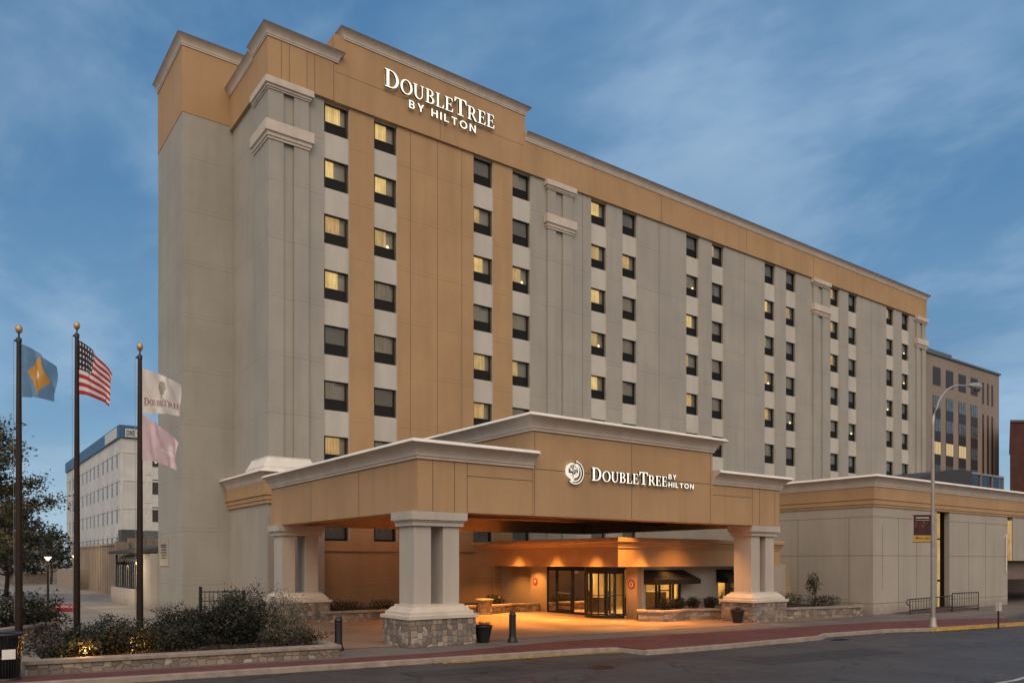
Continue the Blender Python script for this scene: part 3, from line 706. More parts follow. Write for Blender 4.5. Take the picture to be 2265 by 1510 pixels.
for (a, b_) in wx:
    mb = MB(); y = LY+.05
    mb.box(a, a+.08, y, y+.1, .45, 2.2); mb.box(b_-.08, b_, y, y+.1, .45, 2.2); mb.box(a, b_, y, y+.1, 2.12, 2.2); mb.box(a, b_, y, y+.1, .45, .52)
    for t in (.33, .42, .72, .80): xx = a+(b_-a)*t; mb.box(xx-.035, xx+.035, y, y+.1, .5, 2.15)
    mb.box(a+(b_-a)*.42, a+(b_-a)*.72, y, y+.1, 1.28, 1.33)
    wnd = mb.build('window', 'frame', Lb)
    gb = MB(); gb.add([(a, y+.05, .5), (b_, y+.05, .5), (b_, y+.05, 2.15), (a, y+.05, 2.15)], [(0, 1, 2, 3)]); gb.build('pane', 'glass', wnd)
    aw = MB(); x0, x1 = a-.12, b_+.55
    aw.add([(x0, LY, 2.30), (x1-.45, LY, 2.30), (x1, LY-.75, 1.85), (x0-.0, LY-.75, 1.85), (x0, LY, 1.62), (x1, LY-.02, 1.62), (x1, LY-.75, 1.62), (x0, LY-.75, 1.62)],
           [(0, 3, 2, 1), (3, 7, 6, 2), (2, 6, 5, 1), (0, 4, 7, 3)])
    aw.build('awning', 'awning', Lb)
for (y, r, lab) in ((33.7, .19, 'red round notice on the pillar left of the doors'), (26.45, .22, 'red ringed round notice on the pillar right of the doors')):
    mb = MB(); xo = LX-.055 if y > 30 else LX-.005
    n = 24
    mb.prism([(y+r*math.cos(2*math.pi*k/n), 1.62+r*math.sin(2*math.pi*k/n)) for k in range(n)], xo-.03, xo, 0, 'x')
    d = mb.build('round_notice', simple('notice_red', (.30, .02, .03), .5), Lb); d['label'] = lab
    m2 = MB(); m2.prism([(y+r*.66*math.cos(2*math.pi*k/n), 1.62+r*.66*math.sin(2*math.pi*k/n)) for k in range(n)], xo-.035, xo-.03, 0, 'x')
    m2.build('notice_face', simple('notice_pale', (.55, .40, .34), .5) if y < 30 else simple('notice_red2', (.42, .07, .09), .5), d)
    m3 = MB(); m3.box(xo-.04, xo-.035, y-.075, y+.075, 1.60, 1.64); m3.box(xo-.04, xo-.035, y-.02, y+.03, 1.52, 1.58); m3.box(xo-.04, xo-.035, y-.05, y+.02, 1.66, 1.70); m3.build('notice_mark', 'black' if y < 30 else 'cap_white', d)

# ------------------------------------------------------------------ SIDE ANNEX
AX, AY = 38.48, 21.3
A = thing('side_annex', (AX, AY, 0), 'long windowless annex of pale stucco panels with ochre band and tall slit openings', 'annex')
w = MB()
w.box(AX, 45.2, AY, AY+.3, 0, 5.5); w.box(46.64, 54.3, AY, AY+.3, 0, 5.5); w.box(AX, AX+.3, AY+.3, YF, 0, 5.5)
w.box(46.64, 46.94, AY+.3, AY+1.5, 0, 5.5); w.box(54.1, 54.3, AY+.3, AY+8, 0, 5.5)
w.box(55.1, 72, AY, AY+.3, 2.75, 5.5); w.box(55.1, 55.4, AY+.3, AY+1.2, 2.75, 5.5)
w.box(45.0, 45.2, AY+.3, AY+1.5, 0, 5.5)
w.build('wall', 'greyplain', A)
bo = MB()
for z0, z1, o in ((5.5, 5.62, .06), (5.62, 5.86, .10), (5.86, 6.52, .14)):
    bo.sweep([(AX, YF), (AX, AY), (80, AY)], [(-.3, z0), (o, z0), (o, z1-.025), (o-.03, z1), (-.3, z1)])
bo.build('fascia_band', 'orange', A)
cornice([(AX-.12, YF), (AX-.12, AY-.12), (80, AY-.12)], 6.5, .57, .42, 'cornice', A)
rf = MB(); rf.box(AX+.1, 80, AY+.1, YF, 6.4, 6.9); rf.build('roof', 'roof', A)
dp_ = MB(); dp_.tube([(53.95, 21.24, 2.0), (53.95, 21.24, 4.3)], .035, 8); dp_.box(53.9, 54.0, 21.18, 21.3, 4.2, 4.4); dp_.build('wall_pipe', 'cap_white', A)
jj = MB()
for x in (41.0, 42.9, 49.0, 51.2): jj.box(x-.012, x+.012, AY-.004, AY, 0, 5.0)
for x in (AX+.9,): jj.box(x-.01, x+.01, AY-.004, AY, 1.2, 4.6)
for z in (4.98, 3.0, .55): jj.box(AX, 45.2, AY-.003, AY, z-.012, z+.012); jj.box(46.64, 54.3, AY-.003, AY, z-.012, z+.012); jj.box(AX-.003, AX, AY, 27, z-.012, z+.012)
for y in (22.6, 25.6, 28.6): jj.box(AX-.004, AX, y-.012, y+.012, 0, 5.0)
jj.build('panel_joints', 'joint', A)
sl_ = MB(); sl_.box(46.60, 46.64, 21.80, 22.6, .1, 5.45); sl_.build('lit_slit', curtain('slit_glow', (.35, .20, .05), (.80, .50, .16), .75), A)
sl_ = MB(); sl_.box(55.06, 55.1, 21.38, 22.4, 2.76, 5.28); sl_.build('lit_slit', M['cur2'], A)
dk = MB(); dk.box(46.585, 46.64, 21.58, 21.80, 0, 5.48); dk.box(46.58, 46.60, 21.8, 22.6, 1.55, 1.66); dk.box(46.58, 46.60, 21.8, 22.6, 3.95, 4.03); dk.box(45.2, 46.58, 22.62, 22.7, 0, 5.5); dk.build('slit_frame', 'frame', A)
gr = MB(); gr.box(54.3, 80, AY+8, AY+8.3, 0, 5.5); gr.box(54.3, 80, AY+.3, AY+8, 5.3, 5.5); gr.build('garage_wall', simple('garage_brown', (.13, .085, .07), .9), A)
gm = MB(); gm.box(54.6, 72, AY+.5, AY+.8, 1.55, 2.75); gm.build('opening_parapet', simple('parapet_brown', (.20, .14, .12), .9), A)
gs = thing('roof_shed', (57, 25, 6.9), 'dark arched roof shed with a glazed end rising behind the annex parapet', 'roof shed')
mb = MB(); n = 12; arc = [(47.9+1.0*9.2*k/n, 6.9+ (1.95*math.sin(min(1, (k+.6)/n)*math.pi/2)**.7)) for k in range(n+1)]
mb.prism([(47.9, 6.8)]+arc+[(57.1, 6.8)], 24.6, 30, 0, 'y'); mb.build('arched_roof', simple('slate_dark', (.045, .043, .05), .7), gs)
mb = MB(); mb.box(57.1, 62.6, 24.9, 30, 6.8, 8.75); mb.build('glazed_end', 'glass_dark', gs)
mb = MB()
for x in (57.1, 59.0, 60.8, 62.6): mb.box(x-.04, x+.04, 24.8, 24.9, 6.8, 8.8)
mb.box(57.1, 62.6, 24.8, 24.9, 8.72, 8.85); mb.box(50.9, 54, 24.3, 24.35, 7.6, 7.66); mb.box(50.9, 50.96, 24.3, 24.35, 6.9, 7.66); mb.build('frame', 'steel', gs)

# ------------------------------------------------------------------ LETTERING
def arc_pts(cx, cy, rx, ry, a0, a1, n=14):
    return [(cx+rx*math.cos(R(a0+(a1-a0)*k/n)), cy+ry*math.sin(R(a0+(a1-a0)*k/n))) for k in range(n+1)]
def band(o, i): return list(o)+list(i)[::-1]
def rect(x0, x1, y0, y1): return [(x0, y0), (x1, y0), (x1, y1), (x0, y1)]
S, H_ = .15, .055
def ser(x0, x1, y): return rect(x0, x1, y, y+H_)
GL = {}
GL['D'] = (.84, [rect(.09, .09+S+.01, H_, 1-H_), ser(0, .36, 0), ser(0, .36, 1-H_), band(arc_pts(.34, .5, .46, .5, -90, 90), arc_pts(.34, .5, .30, .5-H_, -90, 90))])
GL['O'] = (.88, [band(arc_pts(.44, .5, .44, .52, 0, 180, 20), arc_pts(.44, .5, .285, .46, 0, 180, 20)), band(arc_pts(.44, .5, .44, .52, 180, 360, 20), arc_pts(.44, .5, .285, .46, 180, 360, 20))])
GL['U'] = (.86, [rect(.09, .09+S, .36, 1-H_), rect(.64, .71, .36, 1-H_), ser(0, .32, 1-H_), ser(.54, .81, 1-H_), band(arc_pts(.40, .36, .31, .38, 180, 360, 16), arc_pts(.44, .36, .20, .30, 180, 360, 16))])
GL['B'] = (.72, [rect(.09, .09+S, H_, 1-H_), ser(0, .36, 0), ser(0, .34, 1-H_), rect(.24, .36, .50, .55), band(arc_pts(.34, .765, .26, .235, -90, 90), arc_pts(.34, .765, .13, .18, -90, 90)), band(arc_pts(.36, .265, .31, .265, -90, 90), arc_pts(.36, .265, .16, .205, -90, 90))])
GL['L'] = (.66, [rect(.09, .09+S, H_, 1-H_), ser(0, .33, 1-H_), ser(0, .60, 0), [(.60, 0), (.64, .28), (.60, .28), (.50, H_), (.45, H_), (.45, 0)]])
GL['E'] = (.68, [rect(.09, .09+S, H_, 1-H_), ser(0, .58, 1-H_), ser(0, .60, 0), rect(.24, .48, .50, .55), rect(.45, .49, .38, .67), [(.60, 0), (.65, .27), (.61, .27), (.51, H_), (.45, H_), (.45, 0)], [(.58, 1), (.60, .76), (.56, .76), (.50, 1-H_), (.45, 1-H_), (.45, 1)]])
GL['T'] = (.80, [rect(.325, .325+S, H_, 1-H_), ser(.2, .6, 0), ser(.04, .76, 1-H_), [(.0, .72), (.04, .72), (.12, .9), (.20, 1-H_), (.20, 1), (.02, 1)], [(.80, .72), (.76, .72), (.68, .9), (.60, 1-H_), (.60, 1), (.78, 1)]])
GL['R'] = (.80, [rect(.09, .09+S, H_, 1-H_), ser(0, .33, 0), ser(0, .34, 1-H_), rect(.24, .36, .46, .51), band(arc_pts(.34, .73, .28, .27, -90, 90), arc_pts(.34, .73, .135, .215, -90, 90)), [(.32, .47), (.48, .47), (.74, .05), (.84, 0), (.62, 0)]])
B_ = .17
SG = {}
SG['B'] = (.66, [rect(0, B_, 0, 1), rect(B_, .38, 0, .14), rect(B_, .38, .43, .57), rect(B_, .36, .86, 1), band(arc_pts(.36, .715, .25, .285, -90, 90), arc_pts(.36, .715, .10, .15, -90, 90)), band(arc_pts(.38, .285, .27, .285, -90, 90), arc_pts(.38, .285, .11, .15, -90, 90))])
SG['Y'] = (.76, [rect(.295, .465, 0, .46), [(.0, 1), (.19, 1), (.465, .46), (.295, .40)], [(.76, 1), (.57, 1), (.295, .46), (.465, .40)]])
SG['H'] = (.74, [rect(0, B_, 0, 1), rect(.57, .74, 0, 1), rect(B_, .57, .43, .58)])
SG['I'] = (.17, [rect(0, B_, 0, 1)])
SG['L'] = (.58, [rect(0, B_, 0, 1), rect(B_, .56, 0, .15)])
SG['T'] = (.70, [rect(.265, .435, 0, .85), rect(0, .70, .85, 1)])
SG['O'] = (.92, [band(arc_pts(.46, .5, .46, .52, 0, 180, 20), arc_pts(.46, .5, .29, .36, 0, 180, 20)), band(arc_pts(.46, .5, .46, .52, 180, 360, 20), arc_pts(.46, .5, .29, .36, 180, 360, 20))])
SG['N'] = (.78, [rect(0, B_, 0, 1), rect(.61, .78, 0, 1), [(B_, 1), (.61, .26), (.61, 0), (B_, .74)]])
SG['E'] = (.60, [rect(0, B_, 0, 1), rect(B_, .58, 0, .15), rect(B_, .54, .43, .57), rect(B_, .58, .85, 1)])
SG['C'] = (.86, [band(arc_pts(.46, .5, .46, .52, 45, 315, 22), arc_pts(.46, .5, .29, .36, 45, 315, 22))])
SG['V'] = (.76, [[(0, 1), (.18, 1), (.46, 0), (.30, 0)], [(.76, 1), (.58, 1), (.33, .12), (.46, 0)]])
SG['S'] = (.62, [band(arc_pts(.31, .72, .31, .29, 30, 270, 14), arc_pts(.31, .72, .15, .15, 30, 270, 14)), band(arc_pts(.31, .28, .31, .29, 90, -150, 14), arc_pts(.31, .28, .15, .15, 90, -150, 14))])
def word(text, x0, x1, z, cap, small, y, parent, font=GL, track=.06, depth=.12, mats=('sign_lit', 'black'), name='letter'):
    """letters facing -Y; first letter and capitals after a '^' are full height"""
    items = []; big = False; x = 0
    for ch in text:
        if ch == '^': big = True; continue
        if ch == ' ': x += .55*small; continue
        h = cap if big or small == cap else small; big = False
        adv, polys = font[ch]; items.append((ch, x, h, polys)); x += (adv+track)*h
    k = (x1-x0)/(x-track*small)
    for ch, lx, h, polys in items:
        mb = MB()
        for i, p in enumerate(polys):
            pp = [(x0+(lx+px*h)*k, z+py*h) for px, py in p]
            n = len(pp); yf = y-depth-i*.0006
            a = sum(pp[i2][0]*pp[(i2+1) % n][1]-pp[(i2+1) % n][0]*pp[i2][1] for i2 in range(n))
            if a < 0: pp = pp[::-1]
            vs = [(q[0], yf, q[1]) for q in pp]+[(q[0], y, q[1]) for q in pp]
            if n > 8:   # curved strip: quads instead of one concave polygon
                m2 = n//2
                mb.add(vs, [(q, q+1, n-2-q, n-1-q) for q in range(m2-1)], 0)
            else: mb.add(vs, [list(range(n))], 0)
            mb.add(vs, [(q, n+q, n+(q+1) % n, (q+1) % n) for q in range(n)], 1)
        mb.build(name, list(mats), parent)
SY = YF-.13
s1_ = thing('illuminated_sign', (22.6, SY, 27.5), 'large lit white two line lettering high on the tower parapet', 'sign', 'lit hotel name signs')
word('^DOUBLE^TREE', 19.20, 26.25, 27.67, .94, .76, SY-.08, s1_)
word('BY HILTON', 20.64, 24.95, 27.03, .42, .42, SY-.08, s1_, SG, .30, .10)
PY = PY0-.03
s2_ = thing('illuminated_sign', (21.7, PY, 5.9), 'lit white lettering with round tree emblem on the entrance canopy fascia', 'sign', 'lit hotel name signs')
word('^DOUBLE^TREE', 19.56, 23.60, 5.68, .48, .385, PY-.06, s2_, depth=.09)
word('BY', 23.70, 24.15, 5.99, .19, .19, PY-.06, s2_, SG, .25, .06)
word('HILTON', 23.70, 25.20, 5.67, .19, .19, PY-.06, s2_, SG, .25, .06)
# round emblem: disc with a tree and two crescent rings
em = MB(); ex, ez = 18.74, 5.92
def ringpoly(mb, cx, cz, r0, r1, a0, a1, y, d, mi, n=28, sx=1.0):
    o = arc_pts(cx, cz, r1*sx, r1, a0, a1, n); i = arc_pts(cx, cz, r0*sx, r0, a0, a1, n); pp = band(o, i); m_ = len(pp)
    vs = [(q[0], y-d, q[1]) for q in pp]+[(q[0], y, q[1]) for q in pp]
    mb.add(vs, [(q, m_-1-q, m_-2-q, q+1) for q in range(n)][::1], mi); mb.add(vs, [(q, (q+1) % m_, m_+(q+1) % m_, m_+q) for q in range(m_)], 1)
n = 32
dsc = [(ex-.08+.30*math.cos(2*math.pi*k/n)*(1+.04*math.sin(7*k)), ez+.05+.28*math.sin(2*math.pi*k/n)*(1+.04*math.sin(5*k))) for k in range(n)]
em.prism(dsc, PY-.14, PY-.05, 0, 'y')
ringpoly(em, ex, ez, .30, .345, -125, 75, PY-.05, .07, 0)
ringpoly(em, ex+.03, ez, .39, .43, -130, 85, PY-.05, .07, 0)
em.box(ex-.13, ex-.03, PY-.13, PY-.05, ez-.34, ez-.2)
em.build('round_emblem', [emis('emblem_lit', (1, .90, .74), .95), M['black']], s2_)
tr = MB(); random.seed(3)
for k in range(46):
    a = random.random()*6.28; r = .23*math.sqrt(random.random()); x = ex-.08+r*math.cos(a); z = ez+.07+r*.85*math.sin(a); q = random.uniform(.022, .042)
    tr.prism([(x-q, z), (x, z-q*.7), (x+q, z+q*.3), (x, z+q)], PY-.147, PY-.141, 0, 'y')
tr.box(ex-.095, ex-.07, PY-.148, PY-.141, ez-.22, ez+.2)
tr.build('emblem_tree', simple('emblem_olive', (.035, .03, .02), .7), s2_)

# ------------------------------------------------------------------ VEGETATION
def leaf_cloud(mb, c, r, n, s, seed, shell=.55, flat=1.0, zmin=.02, lump=.5):
    rnd = random.Random(seed); c = Vector(c)
    for _ in range(n):
        while True:
            d = Vector((rnd.gauss(0, 1), rnd.gauss(0, 1), rnd.gauss(0, 1)))
            if d.length > .01: break
        d.normalize(); q = shell+(1-shell)*rnd.random()**.7
        if rnd.random() < .25: q *= rnd.random()
        k = 1+lump*mnoise.noise(d*2.1+Vector((seed*1.7, 0, 0)))+.35*lump*mnoise.noise(d*6+Vector((0, seed, 0)))
        p = c+Vector((d.x*r[0], d.y*r[1], d.z*r[2]))*q*k
        if p.z < zmin: p.z = zmin+rnd.random()*.1
        if mnoise.noise(p*2.3+Vector((seed, 3, 1))) < -.36: continue
        u = Vector((rnd.gauss(0, 1), rnd.gauss(0, 1), rnd.gauss(0, .8))).normalized(); v = u.cross(d+Vector((rnd.gauss(0, .6),)*3)).normalized()
        L_ = s*rnd.uniform(.6, 1.4); w_ = L_*.42
        mb.add([p-u*L_*.5, p+v*w_*.5, p+u*L_*.5, p-v*w_*.5], [(0, 1, 2, 3)])
def shrub(name, c, r, label, n=1300, s=.07, m='leaf_shrub', seed=1, group=None, cat='shrub', stems=9, lump=.6, twig=True):
    o = thing(name, (c[0], c[1], 0), label, cat, group); rnd = random.Random(seed*7+1)
    mb = MB(); leaf_cloud(mb, c, r, n, s, seed, .45, lump=lump); mb.build('foliage', m, o)
    st = MB()
    for k in range(stems):
        a = rnd.random()*6.28; e = Vector((c[0]+math.cos(a)*r[0]*.75, c[1]+math.sin(a)*r[1]*.75, c[2]+r[2]*rnd.uniform(.3, .95)))
        b0 = Vector((c[0]+math.cos(a)*.12, c[1]+math.sin(a)*.12, .15)); md = (b0+e)/2+Vector((rnd.gauss(0, .06), rnd.gauss(0, .06), .1))
        st.tube([b0, md, e], [.016, .011, .004], 5)
    st.build('stems', 'bark', o); return o
G1 = 'dark shrubs in the front stone bed'
SHR = [((2.9, 23.3, .50), (1.15, .95, .55), 'low dark shrub beside the litter bin', 5200, .10, 11),
       ((4.0, 23.9, .58), (1.3, 1.0, .60), 'broad dark shrub lit from inside by an amber spotlight, behind the low stone wall', 10500, .10, 12),
       ((5.4, 23.5, .48), (.95, .9, .52), 'small dark shrub at the foot of the third flagpole', 4600, .10, 13),
       ((6.1, 24.6, .70), (.95, .95, .68), 'rounded dark shrub right of the third flagpole, before the tower corner', 10000, .10, 14),
       ((7.6, 24.5, .86), (1.0, .95, .92), 'tallest dark shrub of the front bed, ragged on top', 12500, .10, 15),
       ((8.7, 22.9, .40), (.95, .8, .36), 'low olive shrub in front of the pale sage clump', 5200, .09, 16)]
for c, r, lab, n_, s_z, sd_ in SHR: shrub('dark_shrub', c, r, lab, n_, s_z*.82, 'leaf_shrub' if sd_ != 16 else 'leaf_olive', sd_, G1)
shrub('sage_shrub', (9.25, 24.9, .85), (.72, .6, .85), 'pale silvery shrub with fine leaves near the rear canopy column', 5200, .07, 'leaf_sage', 21, lump=.8)
shrub('sage_shrub', (9.75, 28.8, 1.15), (.9, .7, .85), 'thin greyish shrub behind the silvery one, against the tower base', 1300, .07, 'leaf_sage', 22, lump=.9)
shrub('dark_shrub', (8.6, 28.6, 1.0), (.95, .8, .75), 'dark airy shrub behind the front bed, by the iron gate post', 2200, .08, 'leaf_shrub', 23)
gc = MB()
for k in range(9): leaf_cloud(gc, (5.4+k*.44, 21.95-k*.045+.25*(k % 2), .25), (.42, .42, .16), 650, .055, 40+k, .3)
for k in range(6): leaf_cloud(gc, (2.2+k*.6, 22.6, .22), (.5, .4, .13), 450, .055, 60+k, .3)
tag(gc.build('ground_cover', 'leaf_red'), 'low reddish ground cover along the inside of the stone wall', 'ground cover', kind='stuff')
shrub('hedge', (1.6, 31.9, .85), (2.1, .9, .85), 'dark clipped hedge in the rear bed beyond the first flagpole', 6500, .13, 'leaf_shrub', 31, cat='hedge')
shrub('hedge', (3.2, 33.4, .70), (.95, .8, .62), 'small dark hedge end beside the red notice', 2600, .12, 'leaf_shrub', 32, cat='hedge')

# flower-bed walls
def bed(name, path, h, label, group='stone edged planting beds', soil=None, cap=.22, thick=.30):
    o = thing(name, (path[0][0], path[0][1], 0), label, 'planter', group)
    w_ = MB(); w_.sweep(path, [(-thick, 0), (-thick, h-.1), (0, h-.1), (0, 0)][::-1] if False else [(0, -.02), (0, h-.1), (-thick, h-.1), (-thick, -.02)]); w_.build('stone_wall', 'stone', o)
    c_ = MB(); c_.sweep(path, [(.05, h-.1), (.06, h-.09), (.06, h-.015), (.045, h), (-thick-.04, h), (-thick-.05, h-.02), (-thick-.05, h-.1), (.05, h-.1)]); c_.build('coping', 'concrete', o)
    if soil:
        s_ = MB(); s_.add([(x, y, h-.13) for x, y in soil], [list(range(len(soil)))]); s_.build('soil', 'soil', o)
    return o
bed('stone_planter', [(1.85, 24.4), (1.80, 21.90), (5.0, 21.45), (9.3, 20.88), (9.45, 22.3)], .34, 'low stone edged planter along the kerb, full of dark shrubs', soil=[(1.95, 22.1), (9.2, 21.1), (9.6, 23), (10.3, 26.5), (9.0, 30), (3, 28), (1.95, 24.4)])
bed('stone_planter', [(-6, 27.6), (-1, 28.9), (1.6, 30.0), (2.6, 31.3), (3.75, 33.1)], .52, 'curved stone planter with hedges behind the flagpoles', soil=[(-6, 27.8), (-1, 29.1), (1.5, 30.3), (3.6, 33.2), (2.6, 35), (-6, 36)])
bed('stone_planter', [(8.6, 33.4), (8.9, 32.75), (11.7, 32.7)], .5, 'short stone planter beside the rear column of the canopy', soil=[(8.9, 33), (11.7, 33), (11.9, 37), (9, 37)])
bed('stone_planter', [(13.95, 33.0), (16.8, 32.9), (22.3, 33.3)], .47, 'stone planter along the ochre wall under the canopy', soil=[(14, 33.2), (22.2, 33.5), (22.2, 37.5), (14, 37.5)])
bed('stone_planter', [(23.1, 33.1), (24.8, 33.6), (26.4, 33.3)], .47, 'short stone planter between the round stone pier and the entrance doors', soil=[(23.1, 33.3), (26.4, 33.6), (26.4, 37.5), (23.1, 37.5)])
bed('stone_planter', [(26.45, 26.0), (25.6, 25.15), (26.3, 24.3), (27.2, 24.15), (28.2, 24.5), (29.5, 24.0), (29.7, 23.4)], .50, 'curved stone planter under the first black awning', soil=[(26.5, 26), (25.9, 25.1), (26.5, 24.5), (28.2, 24.7), (29.6, 24.1), (31.5, 23.5), (33.5, 24.5), (33.5, 26.05)])
bed('stone_planter', [(31.6, 22.6), (32.6, 22.05), (34.75, 21.55), (37.2, 21.1), (38.1, 21.9)], .52, 'stone planter between the right canopy column and the annex corner', soil=[(31.9, 22.8), (34.8, 21.8), (37.0, 21.4), (38.2, 22.2), (38.4, 26), (33.5, 26)])
rp = thing('stone_pier', (22.7, 33.1, 0), 'round stone pier with a flat cap between two planters', 'pier')
mb = MB(); mb.lathe(22.7, 33.1, [(.38, 0), (.38, .68)], 24); mb.build('stone_drum', 'stone', rp)
mb = MB(); mb.lathe(22.7, 33.1, [(.38, .68), (.45, .68), (.45, .78), (.42, .80), (0, .80)], 24); mb.build('coping', 'concrete', rp)
random.seed(8)
LP = [((15.4, 34.4, .62), (1.3, .8, .32), 'low dark planting beside the rear column, under the canopy', 'leaf_shrub'), ((17.6, 34.2, .6), (.9, .6, .32), 'small olive bush in the bed on the ochre wall', 'leaf_olive'),
      ((20.2, 34.2, .66), (1.0, .6, .32), 'small bush left of the round stone pier', 'leaf_olive'), ((24.2, 34.4, .66), (.6, .5, .30), 'little green bush in the lit bed left of the doors', 'leaf_olive'),
      ((27.5, 25.2, .72), (.36, .36, .30), 'first ball shaped bush under the black awning', 'leaf_shrub'), ((28.5, 25.3, .72), (.36, .36, .30), 'middle ball shaped bush under the black awning', 'leaf_shrub'),
      ((29.5, 25.3, .72), (.36, .36, .30), 'third ball shaped bush under the black awning', 'leaf_shrub'), ((30.6, 25.2, .70), (.42, .4, .32), 'round bush between the two awnings', 'leaf_shrub'),
      ((31.9, 25.0, .85), (1.0, .6, .5), 'spreading olive bush beneath the second awning', 'leaf_olive'),
      ((34.0, 23.3, .80), (1.2, .8, .40), 'dense low bush behind the right canopy column', 'leaf_shrub'), ((36.1, 22.6, .72), (1.4, .7, .32), 'long low bush below the annex wall', 'leaf_shrub')]
for k, (c, r, lab, m_) in enumerate(LP): shrub('garden_bush', c, r, lab, 1500, .075, m_, 70+k, 'bushes in the beds around the entrance', 'bush', 5, .4)
shrub('young_tree', (36.3, 23.3, 1.55), (.42, .38, .62), 'young slender tree with sparse leaves against the annex wall', 700, .10, 'leaf_olive', 91, cat='small tree', stems=5)
shrub('young_tree', (33.6, 24.6, 1.6), (.6, .5, .8), 'dark thin small tree half hidden behind the right canopy column', 800, .10, 'leaf_shrub', 92, cat='small tree', stems=5)

def big_tree(name, x, y, h, rad, label, seed, m='leaf_tree', n=9000, s=.16, z0=2.2, group=None):
    o = thing(name, (x, y, 0), label, 'tree', group); rnd = random.Random(seed)
    tk = MB(); tk.tube([(x, y, 0), (x+.1, y, h*.2), (x-.1, y+.1, h*.45), (x+.1, y, h*.8)], [h*.022, h*.018, h*.013, h*.004], 10)
    lv_ = MB(); tips = []
    for k in range(30):
        a = k*2.4+rnd.random(); z = h*(.22+.66*k/30); rr_ = rad*(1-((k/30-.25)*.9)**2)*rnd.uniform(.65, 1.05)*(1.0 if k < 20 else .72)
        b0 = Vector((x, y, z*.85)); e = Vector((x+math.cos(a)*rr_, y+math.sin(a)*rr_, z+rnd.uniform(.2, 1.0)))
        md = b0.lerp(e, .5)+Vector((0, 0, rnd.uniform(0, .5)))
        tk.tube([b0, md, e], [h*.008, h*.004, .012], 5)
        tips += [(e, 1.0), (md, .85), (b0.lerp(e, .78)+Vector((rnd.gauss(0, .4), rnd.gauss(0, .4), rnd.gauss(0, .3))), .9)]
    for i, (e, q) in enumerate(tips):
        leaf_cloud(lv_, e, (rad*.27*q, rad*.27*q, rad*.17*q), n//len(tips), s, seed*31+i, .25, zmin=1.5, lump=.9)
    lv_.build('crown', m, o); tk.build('trunk', 'bark', o); return o
big_tree('broadleaf_tree', 1.7, 62.0, 12.6, 5.0, 'large broadleaf tree turning brown at the top, behind the first flagpole', 4, n=30000, s=.25)
big_tree('broadleaf_tree', 4.6, 71.0, 8.0, 3.0, 'lower dark green tree between the first and second flagpoles', 9, 'leaf_far', 8000, .26)
big_tree('broadleaf_tree', -6.5, 66, 12, 5.5, 'dark tree at the left edge of the plaza', 14, 'leaf_far', 7000, .26)
for i, (x, y, h, lab) in enumerate(((4, 104, 8, 'distant dark tree beyond the plaza, left of the lamp'), (11.5, 108, 7, 'distant small tree beside the grey office building'), (-5, 112, 9, 'distant tree at the far left of the plaza'))):
    big_tree('distant_tree', x, y, h, h*.45, lab, 20+i, 'leaf_far', 2600, .38, group='far trees across the plaza')

# ------------------------------------------------------------------ FLAGPOLES AND FLAGS
def pole(x, y, h, label):
    o = thing('flagpole', (x, y, 0), label, 'flagpole', 'bronze flagpoles with gold balls')
    mb = MB(); n = 8; mb.tube([(x, y, .1+(h-.45)*k/n) for k in range(n+1)], [.095-.038*(k/n)**1.3 for k in range(n+1)], 14); mb.build('shaft', 'bronze', o)
    mb = MB(); mb.lathe(x, y, [(0, h-.22), (.045, h-.215), (.075, h-.18), (.092, h-.11), (.075, h-.04), (.045, h-.005), (0, h)], 16); mb.build('ball', 'brass', o)
    mb = MB(); mb.tube([(x, y, h-.4), (x, y, h-.2)], .022, 8); mb.tube([(x-.10, y+.05, h-.42), (x, y, h-.40)], .028, 8); mb.lathe(x, y, [(.07, h-.46), (.07, h-.36), (.03, h-.33)], 12); mb.build('truck', 'black', o)
    mb = MB(); mb.tube([(x-.12, y+.06, h-.42), (x-.115, y+.05, h*.5), (x-.10, y+.05, 1.1)], .006, 5); mb.build('halyard', 'steel', o)
    return o
FP = [(1.9, 24.85, 9.03), (3.55, 26.95, 9.92), (4.9, 24.9, 9.05)]
pole(*FP[0], 'bronze flagpole at the far left behind the litter bin, flying a blue flag')
pole(*FP[1], 'tallest bronze flagpole, in the middle, flying a striped flag')
pole(*FP[2], 'bronze flagpole nearest the tower, flying two pale flags')
def flag_mesh(px, py, z_top, hoist, fly, name, mats, label, pick, droop=.55, seed=0, nx=60, ny=39, lift=0):
    """cloth hanging in a light wind: free edge sags, folds run down from the upper hoist"""
    mb = MB(); vs = []; d = Vector((.72, -.60, 0)).normalized(); nrm = Vector((d.y, -d.x, 0))
    for j in range(ny+1):
        v = j/ny
        for i in range(nx+1):
            u = i/nx; out = fly*(u*.92-.10*u*u); sag = droop*hoist*(u**1.25)*(1-.25*v)
            shrink = 1-.22*u
            z = z_top-hoist*v*shrink-sag
            w_ = (.055+.06*u)*math.sin(u*9.5+v*2.2+seed)*min(1, u*5)+.035*math.sin(u*17-v*6+seed*2)*min(1, u*4)
            p = Vector((px, py, z))+d*(out+.07)+nrm*w_
            vs.append(p)
    o_ = len(mb.v); mb.v += [tuple(p) for p in vs]
    for j in range(ny):
        for i in range(nx):
            a = j*(nx+1)+i
            mb.f.append([a, a+nx+1, a+nx+2, a+1]); mb.m.append(pick((i+.5)/nx, (j+.5)/ny)); mb.smooth.append(True)
    o = mb.build(name, mats); tag(o, label, 'flag', 'flags on the three poles'); return o
def cloth(name, col): 
    m = simple(name, col, .85, 0, .08, 5, .001, 300); b = m.node_tree.nodes['Principled BSDF']
    return m
